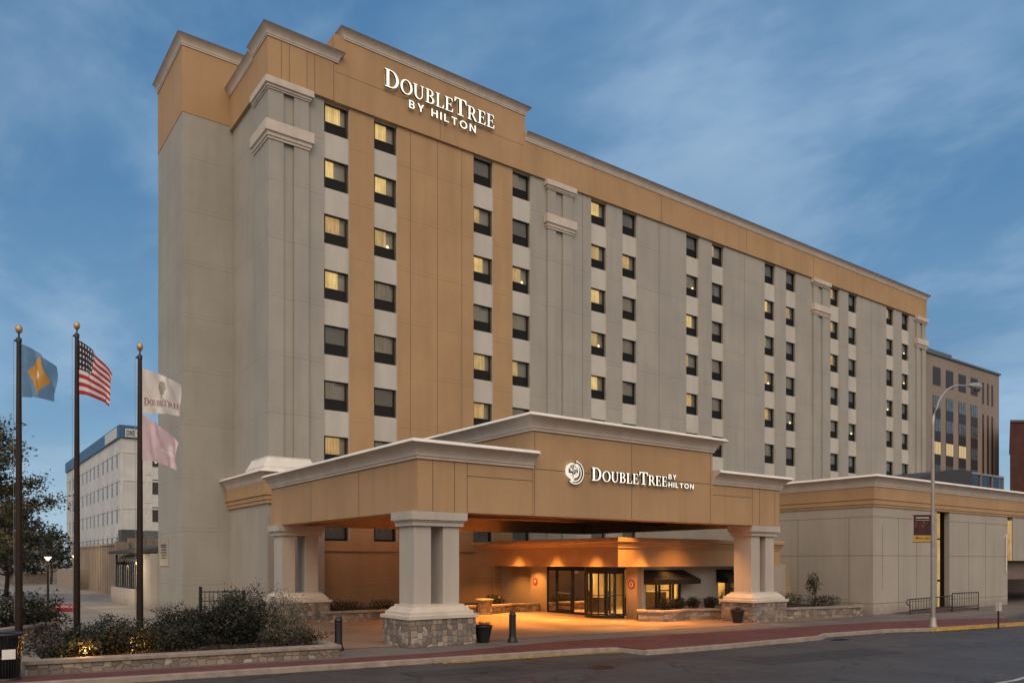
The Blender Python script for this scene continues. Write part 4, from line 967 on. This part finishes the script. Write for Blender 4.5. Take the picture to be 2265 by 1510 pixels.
fb, fy_, fr_, fw, fn, fg = cloth('flag_blue', (.11, .24, .42)), cloth('flag_buff', (.50, .27, .06)), cloth('flag_red', (.35, .03, .055)), cloth('flag_white', (.62, .60, .60)), cloth('flag_navy', (.012, .018, .055)), cloth('flag_olive', (.16, .15, .10))
fp = cloth('flag_pale_pink', (.55, .44, .50)); fl = cloth('flag_rust', (.30, .10, .07))
flag_mesh(FP[0][0], FP[0][1], 8.52, 1.42, 1.12, 'blue_flag', [fb, fy_, fw], 'blue flag with a buff yellow diamond on the leftmost pole', lambda u, v: (2 if abs(u-.5)/.30*.5+abs(v-.5)/.36*.5 < .17 and v < .62 and abs(u-.5) < .08 else 1) if abs(u-.5)/.34+abs(v-.5)/.44 < 1 else 0, .42, 1)
def usa(u, v):
    if u < .42 and v < 7/13:
        cu, cv = u/.42*6, v/(7/13)*5
        du, dv = (cu % 1)-.5, (cv % 1)-.5
        return 1 if du*du+dv*dv < .045 else 2
    return 0 if int(v*13) % 2 == 0 else 1
flag_mesh(FP[1][0], FP[1][1], 9.36, 1.62, 1.22, 'striped_flag', [fr_, fw, fn], 'red and white striped flag with starred navy corner on the middle pole', usa, .62, 2.4, 100, 65)
def wf(u, v):
    if ((u-.5)/.13)**2+((v-.34)/.19)**2 < 1: return 1 if (int(u*60)+int(v*39)) % 3 else 0
    if abs(u-.5) < .015 and .5 < v < .6: return 1
    return 0
flag_mesh(FP[2][0], FP[2][1], 8.30, 1.32, 1.35, 'white_flag', [fw, fg], 'white flag with a round tree emblem, upper one on the pole by the tower', wf, .34, .6)
flag_mesh(FP[2][0], FP[2][1], 6.95, 1.30, 1.30, 'pale_flag', [fp, fw], 'pale pink flag, lower one on the pole by the tower', lambda u, v: 1 if (abs(u-.72) < .04 and .35 < v < .62) or (abs(v-.62) < .02 and .5 < u < .85) else 0, .62, 3.1)
# lettering on the white flag follows the cloth
def flag_word(text, px, py, z_top, hoist, fly, droop, seed, u0, u1, v0, h, parent, m):
    d = Vector((.72, -.60, 0)).normalized(); nrm = Vector((d.y, -d.x, 0))
    x = 0; items = []
    for ch in text:
        k = 1.0 if ch in 'DT' and ch not in [i[0] for i in items] else .8
        adv, polys = GL[ch]; items.append((ch, x, k, polys)); x += (adv+.06)*k
    mb = MB()
    def P(u, v):
        out = fly*(u*.92-.10*u*u); sag = droop*hoist*(u**1.25)*(1-.25*v); z = z_top-hoist*v*(1-.22*u)-sag
        w_ = (.055+.06*u)*math.sin(u*9.5+v*2.2+seed)*min(1, u*5)+.035*math.sin(u*17-v*6+seed*2)*min(1, u*4)
        return Vector((px, py, z))+d*(out+.07)+nrm*(w_-.006 if False else w_)
    for side in (-1, 1):
        for ch, lx, k, polys in items:
            for p in polys:
                vs = [P(u0+(u1-u0)*(lx+q[0]*k)/x, v0-h*q[1]*k)+nrm*.008*side for q in p]; n = len(vs)
                if n > 8: mb.add(vs, [(q, q+1, n-2-q, n-1-q) for q in range(n//2-1)])
                else: mb.add(vs, [list(range(n))])
    mb.build('lettering', m, parent)
for o in bpy.data.objects:
    if o.name == 'white_flag': flag_word('DOUBLETREE', FP[2][0], FP[2][1], 8.30, 1.32, 1.35, .34, .6, .05, .95, .80, .17, o, cloth('flag_text_rust', (.25, .06, .05)))

# ------------------------------------------------------------------ STREET THINGS
def bollard(x, y, label):
    o = thing('bollard', (x, y, 0), label, 'bollard', 'black cast bollards at the drive')
    mb = MB(); mb.lathe(x, y, [(.17, 0), (.17, .05), (.135, .12), (.115, .22), (.115, .88)], 20); mb.build('post', 'black', o)
    mb = MB(); mb.lathe(x, y, [(.115, .88), (.125, .885), (.125, .93), (.10, .95), (.105, .97), (.08, 1.02), (0, 1.04)], 20); mb.build('cap', 'black', o)
    return o
bollard(15.66, 21.2, 'black bollard on the drive right of the front left column')
bollard(9.95, 22.35, 'black bollard at the end of the low stone planter wall')
def pot(x, y, label, seed):
    o = thing('flower_pot', (x, y, 0), label, 'flower pot', 'dark pots with dying plants')
    mb = MB(); mb.lathe(x, y, [(0, .0), (.19, .0), (.20, .03), (.25, .30), (.29, .50), (.31, .52), (.31, .57), (.27, .57), (.26, .50), (0, .49)], 22); mb.build('pot', 'black', o)
    mb = MB(); leaf_cloud(mb, (x, y, .60), (.30, .30, .12), 420, .05, seed, .2, zmin=.5); mb.build('plant', 'leaf_pot', o)
pot(14.85, 21.75, 'dark tapered flower pot against the front left column', 5)
pot(28.55, 22.0, 'dark tapered flower pot against the front right column', 6)
# litter bin
bx, by = 1.38, 21.32
o = thing('litter_bin', (bx, by, 0), 'black slatted metal litter bin at the left edge of the picture', 'litter bin')
mb = MB()
for k in range(30):
    a = 2*math.pi*k/30; c_, s_ = math.cos(a), math.sin(a)
    mb.tube([(bx+.26*c_, by+.26*s_, .02), (bx+.285*c_, by+.285*s_, .6), (bx+.34*c_, by+.34*s_, 1.0), (bx+.38*c_, by+.38*s_, 1.05)], .014, 4)
mb.build('slats', 'black', o)
mb = MB(); mb.lathe(bx, by, [(.30, .0), (.30, .06), (.27, .06)], 30); mb.lathe(bx, by, [(.29, .48), (.31, .48), (.31, .54), (.29, .54)], 30); mb.lathe(bx, by, [(.36, 1.0), (.41, 1.02), (.41, 1.07), (.34, 1.08), (.25, 1.05)], 30); mb.build('hoops', 'black', o)
mb = MB(); mb.lathe(bx, by, [(0, .04), (.23, .04), (.25, .5), (.26, .95)], 24); mb.build('liner', 'black', o)
mb = MB(); mb.box(bx-.10, bx+.16, by-.335, by-.325, .50, .72); mb.build('sticker', 'cap_white', o)
# cobra-head street lamp with banner
sx, sy = 33.28, 15.85
o = thing('street_lamp', (sx, sy, 0), 'tall grey street lamp with a curved arm, unlit, in front of the annex', 'street lamp')
mb = MB(); mb.tube([(sx, sy, 0), (sx-.02, sy, 4), (sx-.02, sy, 8.3)], [.095, .08, .06], 12)
arm = [(sx-.02, sy, 8.3)]
for k in range(1, 9): a = k/8*math.pi/2; arm.append((sx-.02+2.0*(1-math.cos(a))*1.0+.35*k/8, sy-.15*(1-math.cos(a)), 8.3+1.92*math.sin(a)))
e = arm[-1]; arm.append((e[0]+.5, e[1]-.03, e[2]+.08))
mb.tube(arm, [.058-.022*k/len(arm) for k in range(len(arm))], 10); mb.build('pole', 'steel', o)
e = arm[-1]; dv = Vector((1, -.06, .05)).normalized()
mb = MB(); hp = [Vector(e)+dv*t for t in (-.05, .05, .25, .6, .85, 1.0, 1.06)]; mb.tube(hp, [.05, .08, .13, .16, .13, .07, .02], 12); mb.build('lamp_head', simple('lamp_head_grey', (.30, .34, .34), .45, .3), o)
mb = MB(); cpt = Vector(e)+dv*.62; mb.lathe(cpt.x, cpt.y, [(0, cpt.z-.26), (.11, cpt.z-.24), (.17, cpt.z-.14), (.17, cpt.z-.08)], 16); mb.build('lens', simple('lamp_lens_grey', (.12, .13, .13), .2), o)
mb = MB(); mb.lathe(sx, sy, [(.17, 0), (.17, .05), (.13, .10), (.12, .35), (.095, .40)], 16); mb.build('base', 'steel', o)
bo_ = thing('banner', (sx-.15, sy+.05, 3.5), 'dark red street banner with a yellow foot hanging on the street lamp', 'banner')
d2 = Vector((-.80, .60, 0)).normalized()
def bq(mb, a0, a1, z0, z1, off, mi=0):
    nn = Vector((-.60, -.80, 0)).normalized()*off; b0 = Vector((sx, sy, 0))
    p = [b0+d2*a0+nn, b0+d2*a1+nn]
    mb.add([(p[1].x, p[1].y, z0), (p[0].x, p[0].y, z0), (p[0].x, p[0].y, z1), (p[1].x, p[1].y, z1)], [(0, 1, 2, 3)], mi)
def slab(mb, a0, a1, z0, z1, off, th=.012):
    b0 = Vector((sx, sy, 0)); nn = Vector((-.60, -.80, 0)).normalized()
    vs = []
    for z in (z0, z1):
        for q in (off, off+th):
            for a in (a0, a1): p = b0+d2*a+nn*q; vs.append((p.x, p.y, z))
    mb.add(vs, [(0, 2, 3, 1), (4, 5, 7, 6), (0, 1, 5, 4), (2, 6, 7, 3), (0, 4, 6, 2), (1, 3, 7, 5)])
mb = MB(); slab(mb, .10, .80, 3.78, 4.60, 0); mb.build('cloth', simple('banner_dark', (.035, .008, .010), .7, 0, .7, 6), bo_)
mb = MB(); slab(mb, .10, .80, 3.50, 3.78, 0); mb.build('yellow_foot', simple('banner_yellow', (.42, .27, .06), .7), bo_)
mb = MB()
for a0, a1, z0, z1 in ((.18, .70, 4.49, 4.52), (.15, .72, 4.40, 4.41)): slab(mb, a0, a1, z0, z1, .013, .003)
mb.build('white_line', 'cap_white', bo_)
mb = MB(); rnd = random.Random(2)
for k in range(22): a = rnd.uniform(.15, .72); z = rnd.uniform(3.95, 4.32); q = rnd.uniform(.02, .07); slab(mb, a, a+q, z, z+q*.6, .013, .002+.0004*k)
mb.build('printed_picture', simple('banner_print', (.22, .03, .05), .6, 0, .6, 9), bo_)
mb = MB()
for k, (a0, a1, h) in enumerate(((.62, .72, .09), (.55, .61, .05), (.48, .54, .05), (.41, .47, .05), (.28, .34, .05), (.21, .27, .07), (.16, .20, .04))): slab(mb, a0, a1, 3.63, 3.63+h, .013, .002)
mb.build('printed_script', simple('banner_script', (.16, .08, .02), .7), bo_)
mb = MB(); b0 = Vector((sx, sy, 0)); 
for z in (4.61, 3.49): p = b0+d2*.85; mb.tube([(sx, sy, z), (p.x, p.y, z)], .015, 6)
mb.build('arm', 'black', bo_)
# railing and step at the slit door
o = thing('handrail', (44, 20, 0), 'black metal railing of a short ramp against the annex wall', 'railing')
rp_ = [(40.3, 20.35, 0), (42.3, 20.2, .04), (44.3, 20.1, .10), (44.35, 20.1, .12), (47.2, 20.0, .12)]
def rail(mb, pts, h): mb.tube([(x, y, z+h) for x, y, z in pts], .028, 8)
mb = MB(); rail(mb, rp_[:3], .76); rail(mb, rp_[3:], .86); mb.tube([(40.3, 20.35, .76), (40.05, 20.37, .74), (40.0, 20.37, .58), (40.15, 20.36, .48), (40.3, 20.35, .48)], .025, 8); rail(mb, rp_[:3], .2); rail(mb, rp_[3:], .12); mb.build('rails', 'black', o)
mb = MB()
def lerp3(a, b, t): return [a[k]+(b[k]-a[k])*t for k in range(3)]
for seg_, n_ in ((0, 8), (1, 8), (3, 11)):
    for k in range(n_+1):
        p = lerp3(rp_[seg_], rp_[seg_+1], k/n_); hh = .86 if seg_ == 3 else .76; mb.tube([(p[0], p[1], p[2]+.12), (p[0], p[1], p[2]+hh)], .012, 4)
for p, hh in ((rp_[0], .76), (rp_[1], .76), (rp_[2], .76), (rp_[3], .86), (rp_[4], .86)): mb.tube([(p[0], p[1], 0), (p[0], p[1], p[2]+hh)], .026, 6)
mb.build('balusters', 'black', o)
o = thing('entry_steps', (44, 20.4, 0), 'dark brick ramp and landing below the slit opening', 'steps')
mb = MB(); mb.add([(40.3, 20.4, .01), (44.3, 20.15, .11), (44.3, 21.29, .11), (40.3, 21.29, .01), (44.3, 20.15, .005), (44.3, 21.29, .005)], [(0, 1, 2, 3), (0, 4, 1), (3, 2, 5), (1, 4, 5, 2)]); mb.box(44.3, 47.3, 20.05, 21.29, .0, .12); mb.build('ramp', simple('ramp_dark', (.09, .055, .05), .85), o)
o = thing('meter_post', (35.3, 14.25, -.14), 'short post with a cream square head at the right kerb', 'post')
mx, my = 36.2, 14.55
mb = MB(); mb.tube([(mx, my, -.13), (mx, my, .8)], .035, 8); mb.build('post', 'bronze', o)
mb = MB(); mb.box(mx-.10, mx+.16, my-.07, my+.07, .62, .98); mb.build('head', 'cream', o)
# spotlights hidden in the shrubs
for x, y, e, lab in ((3.15, 22.5, 16, 'amber ground spotlight inside the broad shrub'), (4.55, 23.7, 14, 'amber ground spotlight at the foot of the third flagpole')):
    o = thing('ground_spotlight', (x, y, .25), lab, 'spotlight', 'amber ground spotlights')
    mb = MB(); mb.tube([(x, y, .22), (x, y, .38)], [.05, .07], 10); mb.build('housing', 'black', o)
    mb = MB(); mb.lathe(x, y, [(0, .386), (.055, .386)], 12); mb.build('lens', 'bulb', o)
    light('spotlight_lamp', 'POINT', (x, y-.05, .46), e*2.2, (1, .42, .10), o, shadow_soft_size=.04)
# red notice on the plaza
o = thing('notice_board', (3.9, 33.2, 0), 'red notice with white lettering beside the dark hedge', 'sign')
d3 = Vector((.80, -.60, 0)); cx_, cy_ = 3.62, 33.35
mb = MB(); p0 = Vector((cx_, cy_, 0)); p1 = p0+d3*.95
mb.add([(p0.x, p0.y, .85), (p1.x, p1.y, .85), (p1.x, p1.y, 1.13), (p0.x, p0.y, 1.13), (p0.x+.02, p0.y+.03, .85), (p1.x+.02, p1.y+.03, .85), (p1.x+.02, p1.y+.03, 1.13), (p0.x+.02, p0.y+.03, 1.13)], [(0, 1, 2, 3), (5, 4, 7, 6), (3, 2, 6, 7), (1, 0, 4, 5), (0, 3, 7, 4), (2, 1, 5, 6)])
mb.build('board', simple('notice_board_red', (.30, .025, .05), .5), o)
mb = MB(); mb.tube([(p0.x+.1, p0.y, 0), (p0.x+.1, p0.y, .9)], .025, 6); mb.tube([(p1.x-.07, p1.y+.08, 0), (p1.x-.07, p1.y+.08, .9)], .025, 6); mb.build('posts', 'bronze', o)
mb = MB(); xx = .05
for ch in 'NO VEHICLES':
    if ch == ' ': xx += .06; continue
    adv, polys = SG[ch]; k = .085
    for i, p in enumerate(polys):
        vs = []
        for q in p: w3 = p0+d3*(xx+q[0]*k); vs.append((w3.x-.004, w3.y-.005-.0003*i, 1.0+q[1]*.09))
        n = len(vs)
        if n > 8: mb.add(vs, [(q, q+1, n-2-q, n-1-q) for q in range(n//2-1)])
        else: mb.add(vs, [list(range(n))])
    xx += (adv+.16)*k
mb.build('lettering', 'cap_white', o)
# plaza lamps
def plaza_lamp(x, y, h, label, e):
    o = thing('plaza_lamp', (x, y, 0), label, 'lamp', 'lit lamps on the plaza')
    mb = MB(); mb.tube([(x, y, 0), (x, y, h)], [.07, .05], 8); mb.build('post', 'bronze', o)
    mb = MB(); mb.lathe(x, y, [(.04, h), (.09, h+.06), (.19, h+.20), (.20, h+.23)], 14); mb.build('lamp_shade', 'lamp_lit', o)
    mb = MB(); mb.lathe(x, y, [(.20, h+.23), (.22, h+.25), (.18, h+.29), (0, h+.32)], 14); mb.build('cap', 'bronze', o)
    light('plaza_lamp_bulb', 'POINT', (x, y, h-.15), e, (1, .80, .5), o, shadow_soft_size=.2)
plaza_lamp(5.8, 56, 2.75, 'lit plaza lamp on a thin post, nearest of the lamps', 90)
plaza_lamp(10.2, 79, 3.0, 'lit plaza lamp in front of the ribbed wall, half behind the second flagpole', 90)
plaza_lamp(3.1, 84, 2.6, 'farthest lit plaza lamp, left of the first flagpole', 90)

# ------------------------------------------------------------------ LEFT BACKGROUND
# glazed bay beside the tower
o = thing('glazed_bay', (10.2, 55, 0), 'smoked glass bay with curved ribbed top on a low cream wall beside the tower', 'glazed bay')
mb = MB(); mb.box(9.75, 9.95, 51.1, 58.7, 0, 1.02); mb.box(9.95, 12, 58.5, 58.7, 0, 1.02); mb.build('low_wall', 'cream', o)
mb = MB(); mb.box(10.2, 12, 49.0, 51.1, 0, 3.15); mb.build('wall_end', 'cream', o)
mb = MB(); n = 44; vs = []; vf = []
prof = [(10.05, 1.03), (10.05, 1.8), (10.05, 2.45), (10.10, 2.7), (10.25, 2.92), (10.5, 3.08), (10.9, 3.15)]
for k in range(n+1):
    y = 51.15+7.3*k/n; off = .05*math.cos(k*math.pi)
    for (x, z) in prof: vs.append((x+off, y, z))
m_ = len(prof)
mb.add(vs, [(k*m_+j, k*m_+j+1, (k+1)*m_+j+1, (k+1)*m_+j) for k in range(n) for j in range(m_-1)], 0, False); mb.build('corrugated_glass', 'glass_bay', o)
mb = MB()
for k in range(13):
    y = 51.3+k*.585; mb.tube([(x-.03, y, z+.02) for x, z in prof], .022, 5)
mb.build('curved_ribs', 'steel', o)
mb = MB(); mb.box(10.0, 10.12, 58.35, 58.5, 1.0, 3.15); mb.box(9.98, 10.1, 51.1, 58.5, 1.02, 1.10); mb.build('frame', 'bronze', o)
mb = MB(); mb.prism([(9.85, 3.22), (12, 3.25), (12, 3.75), (9.85, 3.38)], 49.0, 60.2, 0, 'y'); mb.build('roof_slab', simple('bay_roof_dark', (.06, .055, .055), .7), o)
mb = MB(); mb.box(11.9, 12.1, 51, 60, 0, 3.2); mb.build('back_wall', 'dark_int', o)
mb = MB(); mb.lathe(10.12, 52.0, [(0, 1.0), (.1, 1.05), (.1, 1.1), (0, 1.15)], 10)
light('wall_wash_lamp', 'POINT', (9.0, 51.2, 2.3), 60, (1, .76, .42), o, shadow_soft_size=.15)
mb = MB(); mb.lathe(9.9, 51.0, [(0, 2.5), (.09, 2.52), (.11, 2.6), (.09, 2.68), (0, 2.7)], 12); mb.box(9.9, 10.2, 50.97, 51.03, 2.56, 2.62); mb.build('wall_lamp', 'bulb', o)
for k in range(3):
    mb = MB(); mb.lathe(11.2, 52.2+k*.8, [(0, 1.62), (.05, 1.66), (.05, 1.72), (0, 1.76)], 8); mb.build('bulb', 'bulb', o)
# ribbed podium wall
o = thing('ribbed_wall', (12.2, 75, 0), 'long ribbed concrete wall of the plaza podium', 'wall')
mb = MB(); mb.box(12.38, 12.8, 70.6, 96, 0, 4.1); k = 0
y = 70.7
while y < 95: mb.box(12.16, 12.38, y, y+.42, 0, 4.05); y += .86
mb.box(12.1, 12.9, 70.3, 96, 4.05, 4.2); mb.build('ribs', simple('ribbed_concrete', (.34, .27, .21), .9, 0, .12, .5, 0, 60, .4), o)
mb = MB(); mb.box(12.0, 12.9, 69.6, 70.6, 0, 4.3); mb.box(12.9, 40, 69.9, 70.4, 3.0, 4.6); y = 13.2
while y < 30: mb.box(y, y+.3, 69.8, 69.9, 3.0, 4.5); y += .62
mb.build('end_pier', simple('pier_concrete', (.30, .25, .20), .9), o)
mb = MB(); mb.box(11.0, 12.3, 86, 97, 0, 1.9); mb.box(10.9, 11.0, 84, 97, 0, 1.85); mb.build('low_parapet', simple('low_parapet_concrete', (.33, .27, .215), .9), o)
o = thing('roof_unit', (17, 76, 5.0), 'grey roof plant unit on the podium behind the ribbed wall', 'roof unit')
mb = MB(); mb.box(13.9, 15.6, 78.5, 80.0, 4.4, 5.6); mb.build('housing', simple('unit_grey', (.08, .085, .09), .6), o)
mb = MB(); mb.box(15.7, 18.4, 77.5, 79.5, 4.6, 5.5); mb.tube([(14.5, 81, 4.3), (14.5, 81, 5.2)], .4, 10); mb.build('duct', simple('duct_grey', (.20, .22, .23), .5, .3), o)
mb = MB(); mb.box(12.9, 40, 71, 100, 3.6, 4.15); mb.build('podium_slab', 'plaza', o)
# office building with blue roof band
LN = 52
BX, BY, BZ = 20.4, 115.6, 21.6
o = thing('office_building', (BX, BY, 0), 'pale grey concrete office block with blue roof band left of the tower', 'office building')
mb = MB(); mb.box(BX, BX+60, BY, BY+LN, 0, 19.2); mb.build('wall', simple('office_concrete', (.60, .61, .60), .9, 0, .1, .3, 0, 60, .3), o)
mb = MB(); mb.prism([(BX-.25, BY-.25), (BX+60, BY-.25), (BX+60, BY+LN), (BX-.25, BY+LN)], 19.2, 20.9); mb.build('roof_band', simple('blue_band', (.035, .11, .22), .5), o)
mb = MB(); mb.box(BX+.48, BX+9, BY-.32, BY-.26, 19.35, 20.45); mb.box(BX-.32, BX-.26, BY+1.2, BY+10, 19.3, 20.7); mb.build('sign_panel', simple('sign_panel_pale', (.55, .58, .60), .6), o)
sgn = MB()
word('ONE C', BX+.62, BX+2.25, 19.55, .70, .70, BY-.32, o, SG, .22, .04, ('navy', 'navy') if 'navy' in M else ('black', 'black'), 'letter')
mb = MB(); mb.box(BX-.02, BX+.05, BY+2.2, BY+3.05, 15.4, 17.6); nw0 = mb.build('window', simple('office_glass', (.055, .055, .058), .3), o)
for f_ in range(5):
    for k in range(13):
        if f_ == k == 0: continue
        c = nw0.copy(); COL.objects.link(c); c.location = (0, k*3.6+(k//4)*.6, -3.75*f_)
mb = MB()
for f_ in range(5):
    z = 18.7-3.75*f_-.5
    mb.box(BX-.06, BX, BY-.06, BY+LN, z-.95, z-.75); mb.box(BX, BX+60, BY-.06, BY, z-.95, z-.75)
mb.box(BX-.05, BX+.25, BY-.07, BY, 0, 17.2)
mb.build('floor_bands', simple('office_band', (.62, .62, .60), .9), o)
for f_ in range(5):
    for k in range(4):
        x = BX+3.9+k*7.0; z = 15.6-3.75*f_
        w_ = MB(); w_.box(x, x+2.3, BY-.03, BY+.05, z, z+2.0); wn = w_.build('window', simple('office_window_dark', (.045, .045, .045), .25) if (f_ == 0 and k == 0) else bpy.data.materials['office_glass'], o)
        if k == 0 or f_ == 0: pass
        w_ = MB(); w_.box(x-.9, x, BY-.045, BY, z-1.2, z+2.3); w_.build('pier', bpy.data.materials['office_band'], o); w_ = MB(); w_.box(x+2.3, x+3.0, BY-.05, BY, z-1.2, z+2.3); w_.build('pier', M['concrete'] if False else bpy.data.materials['office_band'], o)
w_ = MB()
for k in range(4): w_.box(BX+4.2+k*.5, BX+4.45+k*.5, BY-.08, BY-.04, 16.1+.2*(k % 2), 17.0)
w_.build('lit_notice', emis('window_notice_lit', (1, .85, .6), .8), o)
# far low walls and benches across the plaza
for i, (x0, x1, y, h) in enumerate(((-6, 3.6, 108, .9), (4.3, 6.3, 108, .9), (7.3, 11.5, 110, 1.2))):
    o = thing('low_wall', (x0, y, 0), ['low grey wall beyond the plaza, under the big tree', 'short low grey wall beyond the plaza, behind the nearest lamp', 'low grey wall beyond the plaza beside the ribbed wall'][i], 'wall', 'low walls across the plaza')
    mb = MB(); mb.box(x0, x1, y, y+.5, 0, h); mb.build('wall', 'concrete', o); mb = MB(); mb.box(x0-.1, x1+.1, y-.1, y+.6, h, h+.15); mb.build('coping', 'concrete', o)
o = thing('far_building', (-20, 135, 0), 'low grey building beyond the far trees at the left', 'building')
mb = MB(); mb.box(-40, 16, 135, 150, 0, 6.5); mb.build('wall', simple('far_wall', (.22, .22, .22), .9), o)
mb = MB()
for k in range(20): mb.box(-38+k*2.7, -36.4+k*2.7, 134.95, 135.05, 2.6, 4.2)
mb.build('windows', simple('far_glass', (.05, .06, .07), .3), o)
# iron gate post behind the shrubs
o = thing('iron_gate', (9.0, 31.5, 0), 'black iron gate section standing behind the tallest shrub', 'gate')
mb = MB(); gx, gy = 8.15, 30.9
mb.box(gx, gx+.1, gy, gy+.1, 0, 1.75); mb.box(gx+1.5, gx+1.6, gy-.4, gy-.3, 0, 1.6)
for z in (.4, 1.2, 1.55): mb.tube([(gx+.05, gy+.05, z), (gx+1.55, gy-.35, z)], .022, 6)
for k in range(9): t = (k+1)/10; mb.tube([(gx+.05+1.5*t, gy+.05-.4*t, .4), (gx+.05+1.5*t, gy+.05-.4*t, 1.6)], .012, 4)
mb.build('bars', 'black', o)

# ------------------------------------------------------------------ RIGHT BACKGROUND
Rb = thing('office_tower', (100, 48, 0), 'brownish office tower with dark window strips beyond the right end of the hotel', 'office tower')
ox_, oy_ = 101.0, 50.0; ex_ = 124.6; ZT = 29.6
mb = MB(); mb.box(ox_-14, ex_, oy_, oy_+40, 0, ZT); mb.build('wall', simple('office_brown', (.27, .225, .195), .9, 0, .08, .2, 0, 60, .3), Rb)
mb = MB(); mb.box(ox_-14, ex_+.2, oy_-.2, oy_+40, ZT, ZT+.25); mb.box(ox_-2, 111.0, oy_+.4, oy_+14, ZT+.25, ZT+.9); mb.build('roof', simple('roof_edge_teal', (.09, .12, .14), .5), Rb)
dm = simple('office_spandrel_dark', (.030, .026, .026), .5); gm_ = simple('office_glass_grey', (.13, .15, .17), .25, .2, .3, 1.5); lm = emis('office_window_lit', (1, .72, .38), .62)
for i, (a, b_) in enumerate([(97.0, 99.1), (101.1, 102.4), (104.9, 106.97), (108.46, 110.5), (112.05, 114.17), (115.65, 117.72)]):
    w_ = MB(); w_.box(a, b_, oy_-.04, oy_+.05, 25.75, 28.1); w_.box(a, b_, oy_-.04, oy_+.05, 0, 24.35); st = w_.build('window', dm, Rb)
    for f_ in range(6):
        g_ = MB(); z = 24.3-f_*2.98
        for k in range(3): q = (b_-a)/3; g_.box(a+k*q+.05, a+(k+1)*q-.07, oy_-.07, oy_-.045, z-1.6, z, 1 if (f_ == 2 and i in (2, 3, 4)) else 0)
        g_.build('pane', [gm_, lm], st)
for a in (119.2, 120.7, 122.1):
    w_ = MB(); w_.box(a, a+.5, oy_-.04, oy_+.05, 24.9, 27.9); w_.box(a, a+.5, oy_-.04, oy_+.05, 0, 23.4); w_.build('slit_window', simple('slit_dark', (.05, .022, .020), .5), Rb)
o = thing('brick_building', (121, 47, 0), 'dark red brick building cut by the right edge of the picture', 'building')
BQ = [(120.6, 47.0), (152.8, 23.2), (190, 50), (156.8, 61.1)]
mb = MB(); mb.prism(BQ, 0, 22.0); mb.build('wall', 'brick_red', o)
mb = MB(); mb.prism([(120.4, 46.9), (152.8, 23.0), (190.2, 50), (156.9, 61.3)], 22.0, 22.3); mb.build('coping', 'flash', o)
